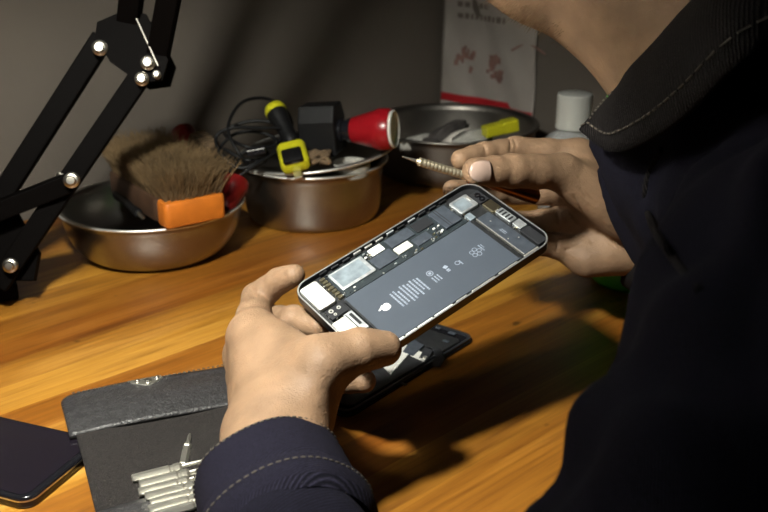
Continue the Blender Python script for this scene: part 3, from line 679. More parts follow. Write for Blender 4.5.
# earpiece end
md = comp('haptic_module', 121.6, 131.6, 29.8, 73.0, Z(0), Z(2.55), 'shield_grey', .0004, .0012)
comp('module_rim', 120.9, 121.7, 29.8, 73.0, Z(1.0), Z(2.7), 'bright_steel')
for (u, a, c) in ((125.0, 47, 52.5), (126.2, 47.4, 52.0)):
    bm = inkrow(u, a, c, .7); o = obj('printed_text', bm, 'battery_ink', md); o.location.z = .00017
for u, v in ((126.4, 37.5), (123.6, 56.5), (129.0, 60.0)):
    b = NB(); add_prism(b, [(a/1000, -c/1000) for a, c in ringpts(u, v, .5, 12)], Z(2.5)/1000, Z(2.62)/1000); obj('screw', b, 'bright_steel', md)
comp('front_bracket', 117.8, 122.5, 22.4, 28.6, Z(0), Z(2.6), 'bracket_pale', .0003)
er = comp('earpiece_speaker', 134.4, 140.6, 32.6, 46.4, Z(0), Z(2.5), 'shield_metal', .0004, .001)
for k in range(4): comp('earpiece_slot', 135.3, 139.6, 34.6+k*2.9, 36.0+k*2.9, Z(2.5), Z(2.6), 'flex_black', parent=er)
comp('front_camera_bay', 133.6, 141.2, 9.0, 20.0, Z(-.2), Z(1.4), 'flex_black', .0003, .001)
for v in (13.2, 17.6):
    b = NB(); add_lathe(b, [(.0012, 0), (.0019, 0), (.0019, .0012), (.0012, .0012), (.0012, 0)], 20, Matrix.Translation(Vector((.1372, -v/1000, Z(1.3)/1000))), cap=False); obj('camera_ring', b, 'black_gloss', ph, True)
comp('sensor_flex', 133.8, 141.0, 21.5, 31.5, Z(0), Z(1.9), 'gold_contact', .0003)
comp('antenna_block', 133.6, 140.8, 56.0, 72.8, Z(0), Z(2.5), 'flex_black', .0003, .001)
comp('corner_plate', 135.0, 141.2, 47.5, 55.0, Z(0), Z(2.3), 'shield_metal', .0003)
comp('corner_plate', 119.8, 131.5, 73.6, 75.0, Z(.4), Z(3.1), 'bright_steel', .0002)
# clips along the long edges
for k, (a, c) in enumerate([(20, 27), (28.5, 36), (37, 48), (49.5, 63), (66, 74), (78, 96), (99, 114)]):
    comp('edge_clip', a, c, 74.2, 75.3, Z(.8), Z(2.9), 'white_label' if k < 4 else 'bright_steel', .0002, .0003)
for k in range(12): comp('edge_clip', 20+k*8.6, 25.5+k*8.6, 1.5, 2.7, Z(.6), Z(2.3 if k % 3 else 2.9), random.choice(['shield_metal', 'flex_black', 'phone_frame', 'bright_steel']), .0002, .0003)

# ---- the display taken off the phone, lying inside-up on the bench
dd0 = np.array([.0700, .6815, 0]); e1 = nrm((-.622, -.783, 0)); e2 = nrm((-.783, .622, 0))
dp = thing('phone_display', 'detached black phone display lying inside-up on the bench below the phone', 'phone screen', frame((dd0[0], dd0[1], 0), e2, -e1, (0, 0, 1)))
# local: x away from the near long edge, y negative along the length
b = NB(); add_prism(b, rrect(0, .0745, -.150, 0, .009, 7), 0, .0022, .0007); obj('glass', b, 'black_gloss', dp, True)
b = NB(); add_ring_prism(b, rrect(.001, .0735, -.149, -.001, .0085, 7), rrect(.0032, .0713, -.1468, -.0032, .007, 7), .0021, .0042); obj('rim', b, 'flex_black', dp, True)
b = NB(); add_prism(b, rrect(.006, .069, -.140, -.012, .004, 5), .0021, .0036, .0004); obj('back_plate', b, 'phone_tray', dp)
def dT(x, y, z): # a bench-top point in the display's frame
    q = np.array(dp.matrix_basis.inverted() @ Vector(map(float, T(x, y, z)))); return q
sbq = [dT(x, y, .0045)[:2] for x, y in ((383, 366), (391, 374), (413, 349), (404, 343))]
b = NB(); add_prism(b, [tuple(q) for q in sbq], .0036, .0046, .0001); fxo = obj('silver_flex', b, 'speaker_metal', dp)
sbq = [dT(x, y, .0045)[:2] for x, y in ((403, 352), (413, 356), (424, 346), (412, 339))]
b = NB(); add_prism(b, [tuple(q) for q in sbq], .0036, .0052, .0001); obj('flex_connector', b, 'shield_grey', dp)
sbq = [dT(x, y, .0045)[:2] for x, y in ((406, 353), (424, 361), (429, 355), (413, 348))]
b = NB(); add_prism(b, [tuple(q) for q in sbq], .0036, .0044, .0001); obj('silver_flex', b, 'speaker_metal', dp)
for x, y in ((414, 342), (425, 357), (390, 371)):
    q = dT(x, y, .005); b = NB(); add_lathe(b, [(.0008, 0), (.0018, 0), (.0018, .0006), (.0008, .0006), (.0008, 0)], 18, Matrix.Translation(Vector((q[0], q[1], .0045))), cap=False); obj('screw_eyelet', b, 'bright_steel', dp, True)
q0 = [dT(x, y, .006) for x, y in ((424, 356), (430, 349), (436, 352), (441, 358), (436, 364))]
V, F = [], []
zz = [.004, .007, .009, .0065, .0042]
for q, z in zip(q0, zz): V += [(q[0]-.003, q[1]+.001, z), (q[0]+.003, q[1]-.002, z), (q[0]+.003, q[1]-.002, z+.0004), (q[0]-.003, q[1]+.001, z+.0004)]
for i in range(4):
    for k in range(4): F.append((4*i+k, 4*i+(k+1) % 4, 4*i+4+(k+1) % 4, 4*i+4+k))
F += [(0, 1, 2, 3), (16, 17, 18, 19)]
obj('black_ribbon', (V, F), 'flex_black', dp)
for x, y, w in ((452, 333, .006), (438, 328, .004), (446, 341, .005), (404, 384, .004)):
    q = dT(x, y, .004); b = NB(); add_box(b, q[0]-w/2, q[0]+w/2, q[1]-w*.3, q[1]+w*.3, .0036, .0043, .0002); obj('contact_pad', b, 'shield_grey', dp)

# ================================================================ BLACK SMARTPHONE and LEATHER BIT CASE at lower left
A0 = np.array([-.171, .5290]); pp = nrm((-.36, -.933)); tt = np.array([pp[1], -pp[0]])
sp = thing('smartphone', 'black smartphone lying screen-up at the left edge beside the leather case', 'phone', frame((A0[0], A0[1], 0), (pp[0], pp[1], 0), (-tt[0]*-1, tt[1], 0), (0, 0, 1)) if False else frame((A0[0], A0[1], 0), (tt[0], tt[1], 0), (-tt[1], tt[0], 0), (0, 0, 1)))
# x along the long side (away left), y across; find sign so that the body runs towards the viewer
sy = 1 if np.dot((-tt[1], tt[0]), pp) > 0 else -1
yb = (0, .069) if sy > 0 else (-.069, 0)
b = NB(); add_prism(b, rrect(0, .142, yb[0], yb[1], .0085, 7), 0, .0076, .0018, None, 3); obj('body', b, 'black_gloss', sp, True)
b = NB(); add_prism(b, rrect(.004, .138, yb[0]+.003, yb[1]-.003, .006, 7), .0075, .0080); obj('screen', b, 'screen_glass', sp)
b = NB(); yb2 = yb[0] if sy < 0 else yb[1]; add_prism(b, rrect(.06, .075, (yb[0]+yb[1])/2-.001, (yb[0]+yb[1])/2+.001, .0009, 3), .0079, .0081); obj('earpiece', b, 'flex_black', sp)
b = NB(); add_ring_prism(b, rrect(-.0002, .1422, yb[0]-.0002, yb[1]+.0002, .0087, 7), rrect(.0010, .141, yb[0]+.001, yb[1]-.001, .0077, 7), .0046, .0056); obj('side_band', b, 'bolt_steel', sp, True)

ca = nrm((.918, .397, 0)); cbv = np.array([ca[1], -ca[0], 0]); cO = np.array([-.1865, .5270, 0])
cs = thing('bit_case', 'open dark leather case with a snap flap, lying in front of the left wrist', 'case', frame(cO, ca, -cbv, (0, 0, 1)))
# local: x along the fold, y>0 flap (away), y<0 body (towards the viewer)
def sheet(fn, nx, ny, th):
    V, F = [], []
    for s in (0, 1):
        for i in range(nx+1):
            for j in range(ny+1):
                x, y, z = fn(i/nx, j/ny); V.append((x, y, z-(th if s else 0)))
    m = (nx+1)*(ny+1); q = lambda i, j, s: s*m+i*(ny+1)+j
    for i in range(nx):
        for j in range(ny): F += [(q(i, j, 0), q(i+1, j, 0), q(i+1, j+1, 0), q(i, j+1, 0)), (q(i, j, 1), q(i, j+1, 1), q(i+1, j+1, 1), q(i+1, j, 1))]
    for i in range(nx): F += [(q(i, 0, 0), q(i, 0, 1), q(i+1, 0, 1), q(i+1, 0, 0)), (q(i, ny, 0), q(i+1, ny, 0), q(i+1, ny, 1), q(i, ny, 1))]
    for j in range(ny): F += [(q(0, j, 0), q(0, j+1, 0), q(0, j+1, 1), q(0, j, 1)), (q(nx, j, 0), q(nx, j, 1), q(nx, j+1, 1), q(nx, j+1, 0))]
    return V, F
CWID = .118
def flap(u, v):
    y = .001+v*.052; rc = .012; x0 = -.006*(1-v)*0-.012*v*0; inset = 0
    if y > .053-rc: t = (y-(.053-rc))/rc; inset = rc*(1-math.sqrt(max(0, 1-t*t)))
    x = -.004+inset+u*(CWID+.004-2*inset); return x, y, .0115+.0035*math.sin(min(v*1.2, 1)*PI*.9)*(1-.25*(2*u-1)**2)+.001*math.sin(u*5)
obj('flap', sheet(flap, 40, 20, .0026), 'leather', cs, 'all')
def back(u, v):
    y = .003-v*.135; x = u*CWID; q = max(0, 1-x/.075); w_ = max(0, min(1, 1.25-max(0, -y)/.075)); return x, y, .0031+.0004*math.sin(u*9+v*5)+max(.0080*(q*q*(3-2*q))**.6*w_*w_*(3-2*w_), .0075*max(0, 1-v*11) if v < .09 else 0)
obj('lining', sheet(back, 40, 40, .0028), 'suede', cs, 'all')
def pocket(u, v):
    return u*.052-.001, -.076-v*.060, .0052+.002*math.sin(u*PI)+.001*v
obj('pocket', sheet(pocket, 16, 16, .0018), 'leather', cs, 'all')
# snap clasp: pointed metal plate with rivets
b = NB(); add_prism(b, [(.040, .0525), (.062, .0525), (.063, .049), (.0525, .0405), (.042, .048)], .0128, .0142, .0004); cl = obj('clasp', b, 'bit_steel', cs)
for x, y, r in ((.046, .0495, .0017), (.0525, .0475, .0028), (.059, .0495, .0017)):
    b = NB(); add_lathe(b, [(r, 0), (r*.9, .0008), (r*.5, .0014), (0, .0015)], 16, Matrix.Translation(Vector((x, y, .0141)))); obj('rivet', b, 'bolt_steel', cl, True)
b = NB()
for k in range(34):
    x = .004+k*.0033; add_box(b, x, x+.0018, .0497, .0503, .0136, .0144, .0002)
obj('stitching', b, 'thread', cs)

# driver bits: hexagon shank, neck, point
def make_bit(label, a, c, group):
    L = float(np.linalg.norm(np.asarray(c)-np.asarray(a))); t = thing('driver_bit', label, 'bit', axis_frame(a, c), group)
    b = NB(); add_lathe(b, [(0, 0), (.0023, 0), (.0026, .0006), (.0026, L*.50), (.0021, L*.52), (.0021, L*.55), (.0026, L*.57), (.0026, L*.64), (.0019, L*.68), (0, L*.69)], 6); obj('shank', b, 'bit_steel', t)
    b = NB(); add_lathe(b, [(.0013, L*.66), (.0013, L*.9), (.0007, L), (0, L)], 10); obj('point', b, 'bit_steel', t, True)
    return t
b1 = [T(132, 479, .008), T(137, 486, .008), T(141, 492, .008), T(145, 498, .008), T(148, 504, .008), T(151, 510, .008), T(154, 516, .008)]
words = ['topmost', 'second', 'third', 'fourth', 'fifth', 'sixth', 'lowest']
bdv = nrm(T(200, 464, .008)-T(132, 479, .008))
for k, a in enumerate(b1):
    j = .0015*math.sin(k*2.1); make_bit('%s silver driver bit of the row in the leather case' % words[k], a+bdv*j+np.array([0, 0, .0005*(k % 2)]), a+bdv*(.042+j)+np.array([0, 0, .0018]), 'driver bits in the leather case')
for k, a in enumerate(b1[:-1]):
    a2 = (a+b1[k+1])/2-np.array([0, 0, .0030]); make_bit('silver driver bit underneath, between the %s and %s bits of the row' % (words[k], words[k+1]), a2+bdv*.003, a2+bdv*.043, 'driver bits in the leather case')
make_bit('single loose driver bit lying on the case lining above the row of bits', T(183, 466, .0052), T(190, 434, .0052), 'driver bits in the leather case')

# ================================================================ PRECISION SCREWDRIVER in the right hand
s0, s1 = P(402, 156.5, .662), P(537, 197, .700); Ls = float(np.linalg.norm(s1-s0))
ps = thing('precision_screwdriver', 'slim metal precision screwdriver held in the right hand over the phone', 'screwdriver', axis_frame(s0, s1))
b = NB(); add_lathe(b, [(0, 0), (.0005, .0002), (.0007, .004), (.0011, .009), (.0011, .014)], 14); obj('tip', b, 'bit_steel', ps, True)
pr = [(.0012, .0105), (.0022, .0125)]
z = .0125
while z < Ls*.62: pr += [(.0030, z+.0004), (.0030, z+.0018), (.0026, z+.0021), (.0026, z+.0026)]; z += .0028
b = NB(); add_lathe(b, pr, 20); obj('knurled_barrel', b, 'brass', ps, True)
b = NB(); add_lathe(b, [(.0030, Ls*.60), (.0038, Ls*.66), (.0047, Ls*.8), (.0056, Ls*.95), (.0056, Ls-.001), (.0046, Ls), (0, Ls)], 24); obj('swivel_end', b, 'copper', ps, True)

# ================================================================ THE PERSON
pe = thing('person', 'person in a dark denim jacket leaning over the bench and holding the opened phone', 'person', zframe((.55, .37, FZ)))
PO = np.array([.55, .37, FZ])
def finger(f, pts, rr, k=.004):
    pts = [P(*q) for q in pts]; g = Field()
    for i in range(len(pts)-1):
        a, c = pts[i], pts[i+1]; m = (a+c)/2; rm = (rr[i]+rr[i+1])/2*.955
        g.cone(a, m, rr[i], rm, .003); g.cone(m, c, rm, rr[i+1], .003)
    return g
# ---------------- left hand
LH = Field(); LF = Field()
WL = P(268, 440, .520)
idx_ = [(250, 337, .592), (257, 298, .634), (279, 281, .624), (294, 275, .6145)]
LF.sub(finger(LF, idx_, (.0125, .0095, .0080, .0068)), .001)
LF.sub(finger(LF, [(246, 354, .612), (266, 320, .648), (294, 319, .609), (318, 327, .597)], (.0125, .0096, .0083, .0072)), .0012)
LF.sub(finger(LF, [(248, 376, .626), (285, 347, .655), (318, 346, .618), (338, 354, .596)], (.0122, .0092, .0080, .0070)), .0012)
LF.sub(finger(LF, [(256, 396, .628), (300, 382, .640), (338, 381, .612), (364, 381, .592)], (.0112, .0084, .0076, .0072)), .0012)
LH.cone(P(272, 432, .520), P(250, 337, .592), .0165, .0128, .01)
LH.cone(P(268, 434, .530), P(246, 354, .612), .0175, .0125, .012)
LH.cone(P(272, 438, .540), P(248, 376, .626), .0175, .0122, .012)
LH.cone(P(276, 438, .548), P(256, 396, .628), .0160, .0115, .012)
LH.cone(P(300, 408, .526), P(322, 366, .531), .0160, .0150, .014)          # thumb metacarpal
LH.cone(P(298, 405, .528), P(272, 352, .566), .0150, .0130, .016)          # first web muscle
LH.cone(P(306, 362, .543), P(262, 330, .594), .0120, .0105, .012)          # web edge
LH.cone(P(300, 385, .575), P(290, 420, .555), .0150, .0160, .014)          # palm
LH.cone(WL, P(272, 560, .440), .0230, .029, .016)                           # wrist and forearm
LH.cone(P(284, 432, .520), P(288, 480, .49), .019, .024, .014)
TH = finger(LF, [(322, 364, .530), (360, 350, .5365), (384, 348.5, .5435)], (.0142, .0118, .0098))
for a, r in (((252, 337, .5835), .0075), ((246, 356, .604), .0078), ((250, 378, .619), .0072), ((325, 364, .521), .0085)): LH.ell(P(*a), (r, r, r), np.eye(3), .008)
LH.cone(P(251, 340, .583), P(267, 420, .518), .0042, .0040, .012)           # tendon to the index knuckle
LH.cone(P(243, 360, .606), P(258, 425, .530), .0040, .0040, .012)
LH.cone(P(322, 370, .519), P(300, 415, .511), .0045, .0050, .010)           # tendon of the thumb
LH.sub(LF, .007); LH.sub(TH, .008)
bt = [(256, 324), (271, 312), (288, 322)]
for a, c in (((250, 288), (256, 293)), ((247, 292), (254, 297))):
    LH.carve([LH.trace(*a), LH.trace((a[0]+c[0])/2+1, (a[1]+c[1])/2), LH.trace(*c)], .00035, .0018)
lo_, hi_ = np.array([-.135, .36, -.02]), np.array([.035, .70, .15])
def bbox(pts, m): q = np.array(pts); return q.min(0)-m, q.max(0)+m
lo_, hi_ = bbox([P(*q) for q in ((250, 337, .592), (257, 298, .65), (384, 348, .543), (256, 396, .64), (282, 500, .47), (364, 381, .592))], .030)
left_hand = nets(LH, lo_, hi_, .0012)
# ---------------- right hand
RH = Field(); RF = Field()
WR = P(640, 232, .748)
RF.sub(finger(RF, [(578, 157, .722), (516, 149, .712), (484, 153.5, .698), (461, 159.5, .686)], (.0125, .0088, .0078, .0070)), .001)
RF.sub(finger(RF, [(570, 190, .738), (514, 192, .738), (480, 191, .722), (453, 190, .706)], (.0120, .0092, .0082, .0073)), .0012)
RF.sub(finger(RF, [(568, 221, .744), (521, 224, .740), (497, 219, .722), (474, 212, .708)], (.0120, .0090, .0080, .0070)), .0012)
RF.sub(finger(RF, [(574, 249, .742), (541, 244, .734), (520, 234, .716), (503, 225, .704)], (.0108, .0082, .0074, .0066)), .0012)
RH.cone(WR, P(578, 157, .724), .0185, .0125, .012)
RH.cone(WR, P(570, 190, .742), .0190, .0130, .012)
RH.cone(WR, P(568, 221, .746), .0190, .0128, .012)
RH.cone(P(640, 244, .748), P(574, 249, .744), .0185, .0115, .012)
RH.cone(P(628, 250, .738), P(588, 260, .736), .0175, .0130, .014)          # heel of the little-finger side
RH.cone(P(624, 212, .706), P(562, 173, .690), .0190, .0135, .014)          # ball of the thumb
RH.cone(P(600, 200, .722), P(582, 168, .712), .0150, .0130, .014)
RH.cone(WR, P(720, 262, .80), .0245, .031, .016)
RT = finger(RF, [(562, 172, .689), (512, 171, .668), (476, 171.5, .6525)], (.0128, .0113, .0092))
RH.sub(RF, .006); RH.sub(RT, .0035)
for ln_ in (((557, 206), (559, 222), (558, 240), (556, 252)), ((574, 196), (584, 214), (600, 232), (614, 246)), ((566, 205), (578, 222), (592, 242)), ((520, 214), (534, 214), (548, 212)), ((556, 262), (566, 250), (580, 244)),
            ((508, 138), (511, 145), (510, 151)), ((513, 138), (516, 146)), ((484, 145), (486, 152)), ((580, 188), (586, 196), (596, 204))):
    RH.carve([RH.trace(x, y, .5) for x, y in ln_], .0004, .0018)
lo_, hi_ = bbox([P(*q) for q in ((578, 150, .72), (453, 190, .706), (476, 171, .652), (580, 262, .744), (690, 250, .775))], .026)
right_hand = nets(RH, lo_, hi_, .0012)
# ---------------- head, neck, trunk and arms (under the clothes)
HC = np.array([.100, .592, .405]); hg = nrm((-.86, .06, -.50)); hl = nrm(np.cross((0, 0, 1), hg)); hu = nrm(np.cross(hg, hl)); HB = np.stack([hg, hl, hu], 1)
def hp(f, l, u): return HC+hg*f+hl*l+hu*u
SHL, ELL = np.array([.166, .365, .165]), np.array([.026, .165, .030])
SHR, ELR = np.array([.235, .715, .140]), np.array([.440, .640, .020])
NKB = np.array([.205, .545, .185]); PEL = np.array([.55, .37, -.27])
HD = Field()
HD.ell(hp(-.012, 0, .035), (.098, .076, .088), HB, .02)
HD.cone(hp(.035, 0, -.03), hp(.074, 0, -.098), .056, .020, .03)             # face down to the chin
HD.cone(hp(-.012, .045, -.055), hp(.070, .010, -.100), .016, .015, .03)     # jaw edges
HD.cone(hp(-.012, -.045, -.055), hp(.070, -.010, -.100), .016, .015, .03)
HD.cone(hp(.080, 0, .015), hp(.104, 0, -.030), .008, .012, .012)            # nose
for s_ in (-1, 1):
    HD.cone(hp(.101, s_*.008, -.034), hp(.095, s_*.013, -.033), .0065, .006, .006)
    HD.cone(hp(.078, s_*.012, .028), hp(.066, s_*.048, .026), .010, .009, .012)
    HD.cone(hp(.060, s_*.045, -.018), hp(.04, s_*.060, -.012), .014, .012, .016)
    HD.ell(hp(-.008, s_*.078, -.005), (.018, .008, .031), HB, .006)
    HD.cone(hp(.088, 0, -.062), hp(.078, s_*.020, -.064), .0075, .005, .005); HD.cone(hp(.086, 0, -.073), hp(.077, s_*.018, -.072), .0080, .005, .005)
neck_t = hp(-.035, 0, -.05)
HD.cone(NKB, neck_t, .056, .057, .03)
HD.cone(P(486, -3, .595)+np.array([.012, 0, .020]), P(600, 68, .580)+np.array([.030, 0, .030]), .020, .040, .03)    # throat running back from the chin
HD.cone(P(600, 60, .578)+np.array([.034, 0, .034]), NKB+np.array([.0, 0, .01]), .045, .046, .03)
# trunk
BO = Field(); 
CH = np.array([.310, .515, .070])
BO.cone(NKB, SHL+np.array([.02, .02, -.015]), .044, .043, .03); BO.cone(NKB, SHR+np.array([.02, -.02, -.01]), .044, .043, .03)
BO.cone(CH+np.array([0, -.075, 0]), CH+np.array([0, .075, 0]), .090, .090, .05)
BO.cone(CH+np.array([.09, -.075, -.11]), PEL+np.array([0, -.07, .03]), .095, .105, .05); BO.cone(CH+np.array([.09, .065, -.11]), PEL+np.array([0, .07, .03]), .095, .105, .05)
BO.cone(SHL, ELL, .050, .038, .03); BO.cone(ELL, P(282, 500, .478), .038, .029, .02)
BO.cone(SHR, ELR, .050, .038, .03); BO.cone(ELR, P(700, 256, .785), .038, .027, .02)
HIP = [PEL+np.array([.0, -.09, -.0]), PEL+np.array([.0, .09, .0])]
KNE = [HIP[0]+np.array([-.36, .10, -.01]), HIP[1]+np.array([-.34, .14, -.01])]
ANK = [KNE[0]+np.array([.06, .0, -.385]), KNE[1]+np.array([.05, .0, -.385])]
for h_, k_, a_ in zip(HIP, KNE, ANK): BO.cone(h_, k_, .078, .055, .04); BO.cone(k_, a_, .055, .036, .02)
head_m = nets(HD, *bbox([HC+np.array([-.13, 0, 0]), HC+np.array([.10, .12, .13]), HC+np.array([0, -.11, 0]), NKB], .05), .0035)
body_m = nets(BO, *bbox([SHL, SHR, ELL, ELR, PEL, NKB, *KNE, *ANK], .12), .010)
bv, bf = joinmesh([left_hand, right_hand, head_m, body_m])
fast_obj('body', (bv-PO, bf), 'skin', pe)

# thumbnail of the right hand
def nail(tip, ip, rad, wid, length, back, view=None):
    tip, ip = np.asarray(tip), np.asarray(ip); ax = nrm(tip-ip); vw = nrm(Cv-tip) if view is None else view; n_ = nrm(vw-ax*(vw@ax)); sd = np.cross(ax, n_); V, F = [], []; NU, NV = 14, 12
    for s in (0, 1):
        for i in range(NU+1):
            for j in range(NV+1):
                u = i/NU; a = (j/NV-.5)*2*wid*(1-.10*(2*u-1)**2); st = length*u
                end = math.sqrt(max(0., 1-((j/NV-.5)*2)**2)); L_ = (u-.0)*length*(.80+.20*end)
                r_ = math.sqrt(max(rad**2-(max(L_-back, 0)*.72)**2, 1e-8))+(.0010 if s == 0 else -.0012); V.append(tip+ax*(L_-back)+n_*math.cos(a)*r_+sd*math.sin(a)*r_-PO)
    m_ = (NU+1)*(NV+1); q = lambda i, j, s: s*m_+i*(NV+1)+j
    for i in range(NU):
        for j in range(NV): F += [(q(i, j, 0), q(i+1, j, 0), q(i+1, j+1, 0), q(i, j+1, 0)), (q(i, j, 1), q(i, j+1, 1), q(i+1, j+1, 1), q(i+1, j, 1))]
    for i in range(NU): F += [(q(i, 0, 0), q(i, 0, 1), q(i+1, 0, 1), q(i+1, 0, 0)), (q(i, NV, 0), q(i+1, NV, 0), q(i+1, NV, 1), q(i, NV, 1))]
    for j in range(NV): F += [(q(0, j, 0), q(0, j+1, 0), q(0, j+1, 1), q(0, j, 1)), (q(NU, j, 0), q(NU, j, 1), q(NU, j+1, 1), q(NU, j+1, 0))]
    return V, F
obj('thumbnail', nail(P(476, 171.5, .6525), P(512, 171, .668), .0096, .74, .0150, .0050), 'nail', pe, 'all')
# hair, eyes, stubble
HR = Field(); HR.ell(hp(-.020, 0, .045), (.104, .083, .090), HB, .0)
hv, hf = nets(HR, HC-.16, HC+.17, .005, 1)
loc = (hv-HC)@HB; keep = (loc[:, 2] > -.02+.9*np.maximum(loc[:, 0]-.015, 0)) | (loc[:, 0] < -.05)
fk = keep[hf].all(1); hf = hf[fk]
use = np.unique(hf); rem = -np.ones(len(hv), int); rem[use] = np.arange(len(use)); ho = fast_obj('hair', (hv[use]-PO, rem[hf]), 'hair', pe)
md_ = ho.modifiers.new('thick', 'SOLIDIFY'); md_.thickness = .008; md_.offset = -1
for s_ in (-1, 1):
    b = NB(); bmesh.ops.create_uvsphere(b, u_segments=20, v_segments=12, radius=.0118, matrix=Matrix.Translation(Vector(hp(.068, s_*.031, .008)-PO))); ey = obj('eye', b, 'eye_white', pe, 'all')
    b = NB(); bmesh.ops.create_uvsphere(b, u_segments=16, v_segments=10, radius=.0060, matrix=Matrix.Translation(Vector(hp(.0752, s_*.031, .006)-PO))); obj('iris', b, 'eye_dark', ey, 'all')
V, F = [], []
for k in range(240):
    u = random.random(); x, y = 478+82*u+random.gauss(0, 6), -4+52*u+random.uniform(-26, 1)
    q = HD.trace(x, y, .45)
    if np.linalg.norm(q-Cv) > .75: continue
    g = nrm([float((HD((q+np.eye(3)[i]*1e-3)[None])-HD((q-np.eye(3)[i]*1e-3)[None]))[0]) for i in range(3)])
    d_ = nrm(g+np.array([-.7, 0, -.5])+rng.normal(0, .35, 3)); L_ = random.uniform(.002, .005); r_ = .00016
    x_ = nrm(np.cross(d_, (0, 1, .3))); y_ = np.cross(d_, x_); bs = len(V)
    for s, rr in ((-.0005, r_), (L_, r_*.4)):
        for a in range(3): V.append(q+d_*s+rr*(x_*math.cos(a*2.094)+y_*math.sin(a*2.094))-PO)
    for a in range(3): F.append((bs+a, bs+(a+1) % 3, bs+3+(a+1) % 3, bs+3+a))
if F: obj('stubble', (V, F), 'bristle', pe)

# ---------------- denim jacket
JK = Field(); g_ = .011
SHL2 = SHL+np.array([.006, 0, 0])
JK.cone(NKB+np.array([.02, 0, -.015]), SHL2+np.array([.02, .02, -.005]), .058+g_, .056+g_, .05); JK.cone(NKB+np.array([.02, 0, -.015]), SHR+np.array([.02, -.02, -.005]), .056+g_, .052+g_, .05)
JK.cone(CH+np.array([0, -.075, 0]), CH+np.array([0, .075, 0]), .094+g_, .094+g_, .05)
JK.cone(CH+np.array([.09, -.075, -.11]), PEL+np.array([0, -.07, .06]), .098+g_, .112+g_, .05); JK.cone(CH+np.array([.09, .065, -.11]), PEL+np.array([0, .07, .06]), .098+g_, .112+g_, .05)
JK.cone(SHL2, ELL, .054+g_, .040+g_, .035)
C0 = P(267, 472, .505); cax = nrm(ELL-C0); 
JK.cone(ELL, C0+cax*.085, .040+g_*.8, .0370, .02); JK.cone(C0+cax*.085, C0+cax*.035, .0360, .0270, .01)
JK.cone(SHR, ELR, .054+g_, .042+g_, .035)
CR = P(652, 240, .752); JK.cone(ELR, CR, .042+g_, .037, .02)
JK.cone(P(614, 168, .62), P(672, 225, .62), .010, .030, .02)                 # front edge of the jacket under the collar
JK.cone(P(602, 146, .585), P(640, 160, .58), .008, .025, .02)
def wr(p):
    return .0032*np.sin(p[:, 0]*60+p[:, 2]*85+2*np.sin(p[:, 1]*40))+.0022*np.sin(p[:, 1]*130-p[:, 2]*70+1.5*np.sin(p[:, 0]*70))
JK.ops.append(('w', wr))
JK.cone(NKB, NKB+(neck_t-NKB)*.30, .071, .061, .03)
jv, jf = nets(JK, *bbox([SHL, SHR, ELL, ELR, PEL, NKB, C0, CR], .14), .006)
# open the garment where the neck, the wrists and the hips leave it
jc = jv[jf].mean(1)
cut = ((jc-(C0+cax*.042))@(-cax) > 0) & (np.linalg.norm(jc-C0, axis=1) < .09)
rax = nrm(CR-ELR); cut |= ((jc-(CR+rax*.006))@rax > 0) & (np.linalg.norm(jc-CR, axis=1) < .09)
nkax = nrm(neck_t-NKB); tn = (jc-NKB)@nkax; cut |= (tn > .31*np.linalg.norm(neck_t-NKB)+.004) & (np.linalg.norm(jc-NKB-tn[:, None]*nkax, axis=1) < .078) & (jc[:, 2] > .22)
cut |= jc[:, 2] < PEL[2]-.02
jf = jf[~cut]; use = np.unique(jf); rem = -np.ones(len(jv), int); rem[use] = np.arange(len(use))
jk = fast_obj('jacket', (jv[use]-PO, rem[jf]), 'denim', pe)
sm_ = jk.modifiers.new('thick', 'SOLIDIFY'); sm_.thickness = .0025; sm_.offset = -1
# left cuff: tube with rolled rim, overlapping the sleeve end
def cuff(cname, c0, ax, upv, prof, sx, sy, m, tilt=.0, n=64):
    x = nrm(np.cross(upv, ax)); y = np.cross(ax, x); V, F = [], []
    for (r, s) in prof:
        for k in range(n):
            a = 2*PI*k/n; w = 1+.018*math.sin(3*a+s*40)+.012*math.sin(5*a+1)
            V.append(c0+ax*(s+tilt*math.cos(a+.4))+x*r*sx*w*math.cos(a)+y*r*sy*w*math.sin(a)-PO)
    for i in range(len(prof)-1):
        for k in range(n): F.append((i*n+k, i*n+(k+1) % n, (i+1)*n+(k+1) % n, (i+1)*n+k))
    return obj(cname, (V, F), m, jk, 'all'), x, y
R0 = .0370
prof = [(R0-.004, .048), (R0-.0045, .006), (R0-.0038, .001), (R0-.0018, -.0012), (R0, .0006), (R0+.0010, .004), (R0+.0016, .012), (R0+.0022, .024), (R0+.0026, .0305), (R0+.0022, .034), (R0+.0042, .0365), (R0+.0058, .041), (R0+.0060, .048), (R0+.0055, .056), (R0+.002, .062)]
cf, cxx, cyy = cuff('cuff', C0, cax, np.array([0, 0, 1.]), prof, 1.0, .92, 'denim_cuff', -.006)
def stitches(c0, ax, x, y, r, s, sx, sy, tilt, par, n=70):
    bm = NB()
    for k in range(n):
        pts = []
        for d in (0, .33, .66):
            a = 2*PI*(k+d)/n; w = 1+.018*math.sin(3*a+s*40)+.012*math.sin(5*a+1); pts.append(c0+ax*(s+tilt*math.cos(a+.4))+x*r*sx*w*math.cos(a)+y*r*sy*w*math.sin(a)-PO)
        add_tube(bm, pts, [.0003, .0005, .0003], 5)
    return obj('stitching', bm, 'thread', par)
stitches(C0, cax, cxx, cyy, R0+.0012, .0030, 1.0, .92, -.006, cf); stitches(C0, cax, cxx, cyy, R0+.0062, .0445, 1.0, .92, -.006, cf)
prof2 = [(.033, .05), (.0335, .004), (.0345, 0), (.037, -.001), (.0392, .001), (.041, .008), (.0425, .03), (.043, .045), (.040, .055)]
cuff('cuff', CR+rax*.012, -rax, np.array([0, 0, 1.]), prof2, 1.0, 1.0, 'denim_collar')

